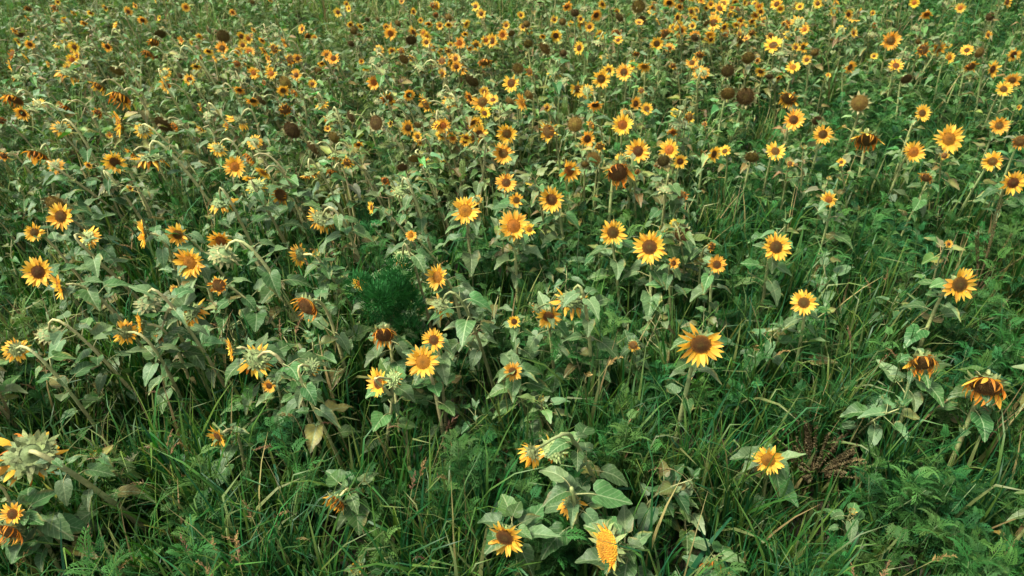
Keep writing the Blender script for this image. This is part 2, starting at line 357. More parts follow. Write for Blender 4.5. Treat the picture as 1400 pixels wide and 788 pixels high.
# ------------------------------------------------------------------ sunflowers: what the photograph shows
# x y width kind nx ny [b=seen from behind] [h=height] [l=lean in metres, base to the right] [m=on the same plant as the row before]
DATA = """
42 622 80 W -.5 .35 b h1.0 l.38|17 703 36 F 0 -.1 h.85 l.1|12 727 46 W 0 .6 h.8 l.05|129 621 15 B 0 -.3 h.7|298 597 38 F -.45 .45 h.72 l.05
460 686 38 W -.4 .6 h.62 l.12|488 777 30 B -.2 -.2 h.5|690 735 60 F -.3 .35 h.72 l.1|757 616 46 W -.1 .75 b h.85 l.42|727 619 44 F -.6 .55 b m
782 688 44 F .1 .75 b h.7 l.1|830 748 66 P -.9 -.05 h.75 l.12|976 776 38 W -.3 .5 h.55|1050 629 46 F -.35 .15 h.75 l.1|1165 700 17 B 0 -.5 h.6
22 478 38 F -.7 .3 b l.3|68 458 36 D -.3 .75 b l.5|172 455 38 F -.85 .1 b l.2|193 445 38 F -.9 .1 l.15|203 415 38 D -.3 .7 b h1.2 l.38|216 462 19 W 0 .7 m
265 428 38 W .5 .5 b l-.1|316 478 36 F -.85 .2 l.1|350 492 44 W -.6 .5 b l.3|368 528 22 F -.2 .3 h.8|420 419 44 W -.35 .55 l.2|425 502 30 W .3 .3 b
525 458 42 W 0 .7 l.02|517 523 46 F -.7 -.05 h.95|538 519 30 W .5 .2 b m|578 495 50 F -.1 -.05 h1.0 l.12|593 465 34 F -.1 0|603 418 34 W -.3 .7 b l.4
701 508 29 F 0 .05 h.85|703 440 20 F 0 .1|750 433 38 F .05 .45 l.1|734 422 17 W -.5 .3 b m|780 412 46 W -.15 .72 b l.25|866 472 19 W -.3 .2 h.8
958 471 68 F -.2 .42 h1.2 l.0|740 546 15 B 0 -.4 h.7|1099 414 38 F -.5 0 h1.05 l.12|1312 389 52 F 0 .2 h1.1 l-.08|1262 496 48 W -.2 .74 h.95|1348 528 64 W -.5 .72 h1.0 l.1
75 279 34 D 0 .55|83 296 41 F 0 .1|47 318 29 F .1 0|121 325 37 F .2 .2 b|196 320 42 F -.85 .1 l.08|243 321 33 F .1 .3|259 359 46 F -.1 .25 l.05|52 372 45 F .1 .1
81 392 42 F -.7 .3|238 395 13 F 0 0 h.8|152 255 33 D .1 .55|178 257 12 F 0 0|303 278 35 W -.1 .75 b l.25|302 330 38 F -.1 .6|305 350 48 D -.5 .75 b l.6 h1.1
299 390 29 W 0 .2|350 255 29 W .3 .1 b|384 267 29 W -.2 .5|440 300 38 W -.4 .6 b l.35|410 349 36 F -.9 .1 b|432 348 20 B -.2 -.4|493 387 23 F 0 0|508 284 19 F -.8 .1
528 249 15 W -.2 0|550 262 32 W -.1 .7 b l.3|551 352 32 W -.1 .7 b l.2|562 322 17 F 0 .1|598 379 40 F -.55 0|636 288 44 F 0 0 l.03|653 273 15 F .2 .1 b m|702 309 46 F 0 0 l.05
724 314 19 F .2 0 m|692 250 31 F 0 0|706 274 23 F .1 .1|754 273 40 F -.35 .35 l.2|724 250 13 F .2 .2 b|838 318 40 F 0 .1|888 338 50 F -.3 .12 l.1|912 259 31 D .1 .1|932 268 21 W .2 0
907 314 22 B -.2 0|922 306 15 F 0 -.3 b|933 320 29 D 0 0|921 360 19 F .3 .1|972 337 17 W .6 .2|980 362 29 F .05 .05|1061 338 43 F 0 0|1133 273 24 F -.7 .2|1133 245 13 B 0 -.3
1266 243 22 W -.4 .4|1297 334 13 F 0 0|1385 250 36 F .1 .2|20 136 34 W -.1 .75 l.3|31 155 25 F .2 0|50 152 27 D -.2 .6 b l.4|52 142 20 F .2 .3 b|90 147 29 W -.5 .6 l.3|84 175 30 F -.6 .4 b
52 212 36 W -.4 .6 l-.2|75 227 27 F .4 .1 b|121 226 13 F 0 0|134 155 17 W 0 .4|163 169 38 F -.85 0|165 133 38 W -.4 .6 l.3|196 178 27 F .1 .1 b|150 185 11 F 0 0|157 222 35 F 0 .35
180 210 23 F 0 .1|207 218 42 W 0 .72 b l.6|224 170 36 D 0 .5|2 165 15 W 0 .3|5 213 17 W 0 .3|304 127 19 D 0 .2|327 123 19 F 0 .1|346 138 21 F 0 .1|357 137 22 D 0 .3|390 150 24 W .1 .2
403 127 15 W 0 .3|440 143 21 F 0 .5 b|455 162 28 W 0 .72 b|275 147 15 W -.6 .1|288 157 22 D 0 .5|327 165 36 F -.5 .4 b|310 172 15 W 0 .4|239 173 17 W .3 .3|275 177 15 W -.3 .3|399 178 34 D 0 .2
348 194 23 F 0 -.3 b|298 203 30 F -.5 .3 b|321 228 33 F 0 0|342 217 28 W 0 .3|457 188 24 D -.3 .4 l.2|448 176 11 F 0 0|360 236 25 F -.5 .2|343 245 23 F 0 .5|428 202 30 D -.3 .6 b l.3
425 239 26 W 0 .7 b|455 236 25 W 0 .2|458 214 21 W -.2 .6 b|480 160 21 D -.3 .4|514 168 28 D -.1 0|517 139 13 D 0 0|529 135 25 W -.5 .1|539 143 17 F -.5 .2|559 130 19 F 0 .1|534 169 13 F 0 0
558 175 23 F 0 0|571 171 15 D 0 .3|582 142 28 W -.5 .2|605 130 18 D 0 .1|615 140 26 F 0 .5 b|643 134 22 F -.5 0|660 140 34 F .1 .1|697 139 18 D 0 .3|597 160 19 W 0 0|606 172 23 F 0 .1|606 184 23 F 0 0
571 187 17 F 0 0|574 195 13 W 0 .3|490 198 15 F 0 0|655 184 30 F 0 0|636 193 17 F 0 .1|651 205 22 D 0 .6|688 210 32 F 0 0|693 183 32 F 0 .4|690 155 22 D 0 .7 b|567 217 24 D -.3 .4|579 221 19 F .3 .2 b
550 229 19 D 0 .1|475 222 19 W 0 .3|527 247 17 W 0 .2|606 221 9 F 0 0|714 140 28 F 0 0|723 130 19 D 0 .5|748 147 13 F -.6 0|790 122 25 F -.1 .1|802 125 22 F .2 .1 b|814 144 23 F 0 .1|750 180 30 W -.1 .1 l.2
786 170 28 D 0 0|803 190 25 F 0 0|809 172 19 W -.6 0|851 171 32 F 0 0|872 207 36 F 0 .1|869 142 21 F 0 0|884 149 19 F 0 0|778 234 34 F .2 .2|812 217 28 D -.2 .4|800 225 15 D 0 .2|845 236 44 W 0 .5
850 218 23 F 0 .2 b|915 205 32 F 0 0|920 210 13 F 0 0 m|930 221 22 F 0 0|907 220 23 D 0 .2|900 226 15 W 0 .3|925 171 24 D 0 .5|920 181 19 F 0 0|923 154 15 F .2 0 b|820 200 17 W 0 .2|855 154 15 F 0 0 b
871 235 11 W 0 0|995 128 26 D 0 .3|1019 132 33 D -.2 .2|1078 135 32 W -.3 .55|1085 164 31 F 0 0|1125 184 29 F 0 0|1060 207 29 F 0 .3|1028 215 25 D 0 .3|976 211 25 F 0 .2|991 207 19 F -.1 0|942 160 17 W 0 0
963 170 9 W 0 0|1150 222 13 F 0 0|1117 165 18 D 0 -.2|1099 202 14 B 0 -.4|1080 224 11 W 0 0|1175 141 30 D 0 0 h1.15|1261 155 25 F 0 0|1297 190 44 F 0 0 h1.15|1249 208 33 F 0 .1|1185 191 42 W -.1 .68 l.15
1291 213 13 W 0 .2|1366 172 27 F 0 0|1357 221 29 F 0 0|1395 193 25 W -.2 .6|1372 122 25 F 0 0|1384 110 23 F 0 0|1393 147 9 F 0 0
20 42 13 F -.7 .1|26 46 15 D 0 .2|25 57 15 F 0 .1|41 61 15 F 0 0|44 50 13 F 0 .3 b|17 75 19 W -.3 .1|36 79 17 F -.5 .1|14 90 17 F -.7 .1|66 88 11 F 0 0|49 99 9 F 0 0|102 72 19 W -.6 .2|121 67 21 D -.2 .6 l.2
147 64 17 F 0 0|152 55 24 D 0 .5|124 43 10 D 0 .1|56 39 14 D 0 .3|73 28 14 D -.3 .1|75 11 13 W -.3 .4|79 3 9 F 0 0|38 25 11 F 0 .2|38 12 13 W 0 .5|175 16 15 F 0 0|185 8 11 F -.3 0|144 11 11 F 0 .2
95 102 34 W -.4 .6 b l.35|160 97 26 D 0 .7 b l.3|27 107 22 W -.2 .6 b|135 118 26 W -.3 .4|219 47 20 D 0 .5|210 58 21 W 0 .5|202 73 21 W -.3 .5|212 78 11 W 0 .3|158 35 13 F -.4 0|115 32 13 F 0 .5|88 28 11 F 0 0
195 28 15 F 0 .4|225 100 20 F 0 .2 b|228 117 24 F 0 .2|218 25 9 F 0 0|124 18 11 F 0 .3|101 18 11 F -.4 .2|254 10 13 F 0 .2|318 17 11 F 0 .2|345 3 9 D 0 0|285 41 15 D -.3 0|273 50 13 F -.6 0|248 55 13 F 0 .3
262 58 11 F -.4 0|305 50 24 D -.2 .6 l.2|330 50 15 F 0 .1|332 62 15 F 0 .1|304 66 20 F 0 .1|311 78 20 F -.5 .2 b|246 79 22 D 0 .6|272 80 11 W 0 .2|268 91 15 F 0 .4|350 85 19 D 0 .2|335 86 16 D 0 .3|318 97 22 D 0 .5
366 88 15 F 0 .2 b|365 42 13 D 0 0|380 48 13 D -.2 .1|389 58 17 F -.6 .1|375 67 18 W -.5 .2|347 41 11 F 0 .3|413 40 15 F 0 0|421 49 15 W 0 .3|430 52 11 F 0 .2|398 82 19 W 0 .5|447 76 17 F 0 0|456 80 19 F -.2 .1
440 87 13 F 0 0|435 97 15 D 0 .7 b|408 105 20 W 0 .3|390 113 26 D 0 .4|387 124 19 F 0 .3|427 115 14 F 0 0|259 109 17 F 0 .2|246 104 11 D 0 .1|322 107 15 D 0 .3|352 100 13 F 0 .2|370 97 11 F 0 .1|462 17 15 F -.2 .1
361 113 9 W 0 .2|474 6 11 F 0 0|477 12 11 F 0 0|549 2 9 F 0 0|596 9 13 F 0 .2|613 24 15 D 0 .1|586 33 13 F 0 0|575 28 9 F 0 .1|658 19 15 F 0 0|650 9 15 F -.3 .1|676 31 11 D 0 0|692 35 13 F 0 .1|688 47 13 F 0 .3
502 27 9 D 0 0|493 36 13 F 0 .1|479 34 11 F 0 .1|484 42 15 D 0 0|490 48 11 D 0 .1|516 26 11 D -.4 .1|534 46 20 F -.2 .1|528 37 11 F 0 0|544 32 13 D 0 .5|566 45 22 F -.4 .3|562 55 20 D 0 .2|583 58 15 F 0 .1|592 65 13 F 0 .2
536 70 13 F -.3 0|549 70 15 W 0 .1|552 81 20 D -.2 .3|586 73 15 D 0 .3|514 84 20 D -.3 .3|576 95 24 D -.3 .4|512 100 17 D 0 .1|511 113 22 F -.2 .1|513 105 13 F 0 0|628 59 19 F 0 0|616 62 11 F 0 .1|651 62 17 F 0 .2|642 66 11 F 0 .1
673 56 22 F -.3 .3|687 48 17 F 0 .1|699 46 13 D 0 .1|629 94 22 F 0 0|616 80 20 F -.5 0 b|632 84 22 D 0 .5|663 85 22 W -.2 .6 l.2|645 110 30 D 0 .65 l.25|699 114 28 F -.1 0|602 70 11 F 0 .2|500 94 11 F 0 .1|494 84 9 F 0 .1|480 60 13 D 0 .2
725 1 13 D 0 .2|775 9 17 F 0 0|800 12 17 D 0 .2|786 18 15 D 0 .2|824 6 15 F 0 .3|815 21 19 F 0 .4|847 24 17 D 0 .2|873 9 24 D 0 .2|892 16 15 F 0 .3 b|915 4 19 F 0 0|926 24 15 F 0 0|877 28 17 D 0 .1|712 21 13 F 0 0|758 27 13 F 0 0
769 30 13 D 0 .2|780 33 11 F 0 0|796 34 15 F 0 0|806 37 15 F 0 .1|794 26 13 F 0 .2|720 33 13 D 0 .2|715 37 13 F 0 .1|723 42 15 F 0 .1|742 50 11 F 0 0|760 49 19 F -.2 .2|722 60 17 D 0 .4|745 66 26 D -.1 .3|792 66 20 F -.2 .1|818 60 22 D 0 .1
842 46 17 W -.3 .1|845 55 15 F -.5 .1|910 46 19 W 0 .4|930 42 22 F 0 0|920 38 13 F 0 .1|898 60 21 F -.2 0|915 66 17 F 0 .1|826 77 15 F 0 .2 b|770 73 13 D 0 .2|870 74 13 W 0 .2|724 98 15 W 0 .2|708 94 20 D 0 .5|758 100 24 W -.1 .6 b|767 113 24 D .1 .3
822 108 28 F 0 .05|832 97 19 F 0 0|853 99 26 F 0 .2|865 89 17 F -.2 0|881 91 21 F -.3 .2|877 124 11 W 0 .2|920 90 11 W 0 .1|950 49 17 F 0 0|945 16 15 F 0 .2|949 27 13 F 0 .4|972 6 13 F -.5 0|984 12 21 F 0 0|990 4 15 F 0 0|976 31 24 F -.2 0
966 32 13 D 0 .1|970 49 19 F 0 .2|950 52 15 D 0 .1|1012 29 15 F 0 0|1033 21 15 F 0 0|1040 16 13 F 0 .1|1062 6 19 F 0 0|1067 12 13 F 0 0|1051 31 13 D 0 .3|1028 45 13 W 0 .2|1014 54 17 D 0 .3|1012 58 15 F 0 .4|1057 62 28 F 0 0|1053 50 15 F 0 0 b
1068 72 28 D 0 .68 b|1088 65 15 F 0 0|1098 65 17 F 0 0|1114 72 15 D 0 .2|1103 82 15 F 0 .2|1084 92 21 F -.3 0|1023 79 24 D 0 .3|1035 83 11 F 0 .1|995 97 24 D -.2 .3|957 75 17 W -.4 0|946 86 19 F -.4 0|956 98 21 F .3 .2 b|963 100 17 F .4 .1 b
1092 32 28 F 0 0 b|1077 48 15 F 0 .1 b|1118 5 15 F 0 .1|1142 6 11 F 0 .1|1140 16 13 F 0 0|1160 20 15 F 0 0|1168 27 17 F 0 .1 b|1150 41 15 F 0 0 b|1106 16 13 D 0 .1|1032 5 11 F 0 .1|1018 4 11 F 0 0|1005 3 11 F 0 .2|1040 98 17 F 0 .2|1052 105 13 D 0 .2
1064 107 11 F 0 .1|1132 103 9 F 0 0|1162 92 20 F -.6 .2|1175 17 13 F 0 .1|1193 18 9 F 0 0|1225 9 15 D 0 .3|1250 4 15 F 0 .3|1218 56 28 F 0 .2|1279 56 20 D 0 .2|1262 68 22 W -.1 .1|1283 67 24 F 0 .1|1298 79 17 F .1 .1|1295 62 15 F .2 0 b
1257 57 13 D 0 .3|1237 76 20 D 0 .1|1225 90 22 F -.1 0|1195 77 11 F 0 0|1239 108 20 D 0 .5|1322 69 17 F -.5 .1|1339 72 19 D 0 .1|1327 91 19 W 0 .3|1357 95 25 F 0 .5|1386 75 21 F 0 0|1354 23 15 D 0 .1|1313 11 15 F -.4 .2|1267 20 17 F 0 .4
1377 3 17 F 0 .4|1351 48 13 F 0 .3|1253 39 15 D 0 .4|1194 47 13 D 0 .3|1195 35 11 W 0 .2|1167 45 15 F 0 .1
"""
ROWS = []
for ln in DATA.strip().split('\n'):
    for it in ln.split('|'):
        t = it.split(); r = dict(x=float(t[0]), y=float(t[1]), w=float(t[2]), k=t[3], nx=float(t[4]), ny=float(t[5]), b=False, h=None, l=None, m=False)
        for q in t[6:]:
            if q == 'b': r['b'] = True
            elif q == 'm': r['m'] = True
            elif q[0] == 'h': r['h'] = float(q[1:])
            elif q[0] == 'l': r['l'] = float(q[1:])
        ROWS.append(r)
PLANTS = []
for r in ROWS:
    if r['m']: PLANTS[-1].append(r)
    else: PLANTS.append([r])
order = sorted(range(len(PLANTS)), key=lambda i: -max(r['w'] for r in PLANTS[i]))
SINGLE = set(order[:300])
print('plants', len(PLANTS), 'heads', len(ROWS))

def solve(r, rng):
    h = r['h'] if r['h'] is not None else (1.08 if r['w'] > 12 else .98) + rng.uniform(-.10, .10)
    p, s = at(r['x'], r['y'], h)
    nx, ny = r['nx'], r['ny']; back = r['b']
    if r['y'] < 260:
        sg = .32 if r['w'] < 31 else .15; nx += rng.gauss(-.08, sg); ny += rng.gauss(.05 + (.12 if r['x'] < 650 else 0), sg * .8)
        if r['k'] == 'D' and (int(r['x']), int(r['y'])) not in ((1175, 141), (399, 178), (514, 168), (786, 170)):
            ny = max(ny, rng.uniform(.5, .85)); back = rng.random() < .4
        if r['k'] == 'F' and r['w'] < 26 and rng.random() < (.42 if r['x'] < 650 else .22): ny += .5
        if r['k'] == 'W': ny += rng.uniform(0, .3)
        q = math.hypot(nx, ny)
        if q > .93: nx, ny = nx * .93 / q, ny * .93 / q
    n2 = nx ** 2 + ny ** 2; nz = math.sqrt(max(0.02, 1 - n2)) * (-1 if back else 1)
    n = (R_ * nx - U_ * ny - F_ * nz).normalized()
    if r['k'] == 'B': n = (n + Vector((0, 0, 1.2))).normalized()
    D = min(.40, max(.05, r['w'] * s / FPX))
    return p, s, n, D
def head_matrix(p, n, D, rng):
    q = n.to_track_quat('Z', 'Y').to_matrix().to_4x4()
    return Matrix.Translation(p) @ q @ Matrix.Rotation(rng.uniform(0, 6.28), 4, 'Z') @ Matrix.Diagonal((D, D, D, 1))
def stem_path(base, p, n, D, h, n_=14):
    e = p - n * (RD['F'] * D * .9)
    k = (.16 + .22 * max(0, .25 - n.z)) * (0.6 + 0.5 * min(1, D / .2))
    lean = Vector((p.x - base.x, p.y - base.y, 0))
    return bez(base, base + Vector((0, 0, h * .45)) + lean * .22, e - n * k + Vector((0, 0, .02)), e, n_)
def leaf_places(path, rng, big, zlo=.12, zhi=.92):
    """attachment point, azimuth, tilt, size along a stem"""
    out = []; n = len(path); tot = len(path) - 1; a = rng.uniform(0, 6.28); cnt = int(rng.uniform(11, 16))
    for i in range(cnt):
        t = zlo + (zhi - zlo) * ((i + rng.uniform(.1, .9)) / cnt) ** .72
        f = t * tot; j = min(int(f), tot - 1); p = path[j].lerp(path[j + 1], f - j); a += 2.4 + rng.uniform(-.5, .5)
        sz = big * (0.70 + .48 * math.sin(math.pi * min(1, t * 1.05) ** .8)) * rng.choice([.55, .8, 1.0, 1.1, 1.3]) * rng.uniform(.9, 1.1)
        out.append((p, a, rng.uniform(-.35, .3), sz, t))
    return out
def leaf_mtx(p, a, tl, sz):
    return Matrix.Translation(p) @ Matrix.Rotation(a, 4, 'Z') @ Matrix.Rotation(tl, 4, 'Y') @ Matrix.Diagonal((sz, sz, sz, 1))
def stem_rad(D, n_): 
    r0 = .0062 + .034 * D; return [r0 * (1.15 - .5 * i / (n_ - 1)) for i in range(n_)]
def disc_kind(r, rng):
    k = r['k']
    if k == 'F': return 'O' if rng.random() < .28 else 'F'
    if k == 'D' and rng.random() < .65: return 'E'
    return {'W': 'W', 'D': 'D', 'P': 'P', 'B': 'F'}[k]

FAR = G()            # the distant sunflowers beyond the three hundred that show largest
def far_plant(heads, rng):
    tops = []
    for qi, r in enumerate(heads):
        p, s, n, D = solve(r, rng)
        if qi == 0:
            lean = r['l'] if r['l'] is not None else rng.uniform(-.05, .36)
            base = Vector((p.x + lean, p.y + rng.uniform(-.05, .15), -.03)); path = stem_path(base, p, n, D, p.z, 8); main = path
        else: path = stem_path(main[4], p, n, D, p.z - main[4].z, 6)
        tube(FAR, path, [x * 1.1 for x in stem_rad(D, len(path))], jit(rng, STEMC if base.x < -.3 else (0.22, 0.26, 0.095)), 1, 4)
        hm = head_matrix(p, n, D, rng); k = r['k']
        FAR.put(rng.choice(CAL_G[k]), hm, {0: 1})
        tn = rng.uniform(.88, 1.08); tint = (tn, tn * rng.uniform(1.05, 1.35), tn * rng.uniform(.8, 1.5))
        if k != 'D': FAR.put(rng.choice(RING_G[k]), hm, {0: 2}, tint)
        if k != 'B': FAR.put(rng.choice(DISC_LO[disc_kind(r, rng)]), hm @ Matrix.Diagonal((RD[k], RD[k], RD[k], 1)), {0: 3})
    big = rng.uniform(.08, .125)
    for (p, a, tl, sz, t) in leaf_places(main, rng, big, .3, .72 if main[-1].z < main[-2].z else .92):
        FAR.put(rng.choice(LEAF_LO), leaf_mtx(p, a, tl, sz), None, tuple(rng.uniform(.95, 1.55) * q for q in (1.08, 1.0, .92)))  # leaf colours mostly raised to stand for brighter light on distant plants

def near_plant(heads, rng, label, group):
    P0, s0, n0, D0 = solve(heads[0], rng)
    r = heads[0]; lean = r['l'] if r['l'] is not None else (rng.uniform(-.06, .16) if r['x'] > 640 or r['y'] > 420 else rng.uniform(.12, .6))
    base = Vector((P0.x + lean, P0.y + rng.uniform(-.04, .14), -.02))
    root = empty('sunflower', base); tag(root, label, 'sunflower', group)
    main = None
    for qi, r in enumerate(heads):
        p, s, n, D = (P0, s0, n0, D0) if qi == 0 else solve(r, rng)
        if qi == 0: path = stem_path(base, p, n, D, p.z); main = path
        else: path = stem_path(main[8], p, n, D, max(.1, p.z - main[8].z), 8)
        g = G(); tube(g, [q - base for q in path], stem_rad(D, len(path)), [jit(rng, STEMC if base.x < -.3 else (0.22, 0.26, 0.095), .1) for _ in path], 0, 7)
        mobj('stem' if qi == 0 else 'branch', g.mesh('stem', [M_STEM]), root)
        k = r['k']; hm = head_matrix(p - base, n, D, rng)
        hd = mobj('flower_head', rng.choice(CAL_ME[k]), root, hm)
        if k != 'B':
            mobj('disc', rng.choice(DISC_ME[disc_kind(r, rng)]), hd, Matrix.Diagonal((RD[k], RD[k], RD[k], 1)))
        if k != 'D':
            if r['w'] >= 33:
                gl = hm.to_3x3().normalized().inverted() @ Vector((0, 0, -1))
                for (a, rr, z, tl, ln) in petal_layout(rng, k, RD[k]):
                    mode = PMODE[k] if rng.random() < .8 else 'side'
                    if k == 'W' and r['b'] and rng.random() < .65:
                        mobj('petal', rng.choice(PET_ME['side' if rng.random() < .6 else 'wilt']), hd, petal_matrix(a, rr, z, math.radians(rng.uniform(-40, 25)), ln * 1.2, rng.uniform(-.6, .6), rng.uniform(.7, 1.2))); continue
                    if k == 'W' or (k == 'F' and r['b'] and r['ny'] > .5):
                        mobj('petal', rng.choice(PET_ME['wilt' if k == 'W' and rng.random() < (.3 if r['b'] else .88) else 'side']), hd, hang_matrix(a, rr, z, ln * 1.25, gl, rng.uniform(-.5, .5), rng.uniform(.7, 1.2), rng)); continue
                    mobj('petal', rng.choice(PET_ME[mode]), hd, petal_matrix(a, rr, z, tl, ln, rng.uniform(-.3, .3), rng.uniform(.85, 1.25)))
            else: mobj('petals', rng.choice(RING_ME[k]), hd)
    big = (.132 if D0 > .13 else .108) * rng.uniform(.85, 1.15)
    if r['k'] == 'B' and D0 < .1: big *= .8
    if s0 > 6.6: big *= .8
    if heads[0]['w'] >= 44: big *= 1.04
    pl = leaf_places(main, rng, big, .26, .70 if n0.z < -.1 else .92)
    if s0 < 6.6:
        for (p, a, tl, sz, t) in pl:
            i = rng.randrange(12) if (t > .45 or rng.random() > .2) else 12 + rng.randrange(3)
            mobj('leaf', LEAF_ME[i], root, leaf_mtx(p - base, a, tl, sz))
    else:
        g = G()
        for (p, a, tl, sz, t) in pl: g.put(rng.choice(LEAF_LO), leaf_mtx(p - base, a, tl, sz), None, tuple(rng.uniform(.9, 1.5) * q for q in (1.06, 1.0, .95)))  # brighter far light painted into the joined leaves' colour
        mobj('leaves', g.mesh('leaves', [M_LEAF, M_STEM]), root)

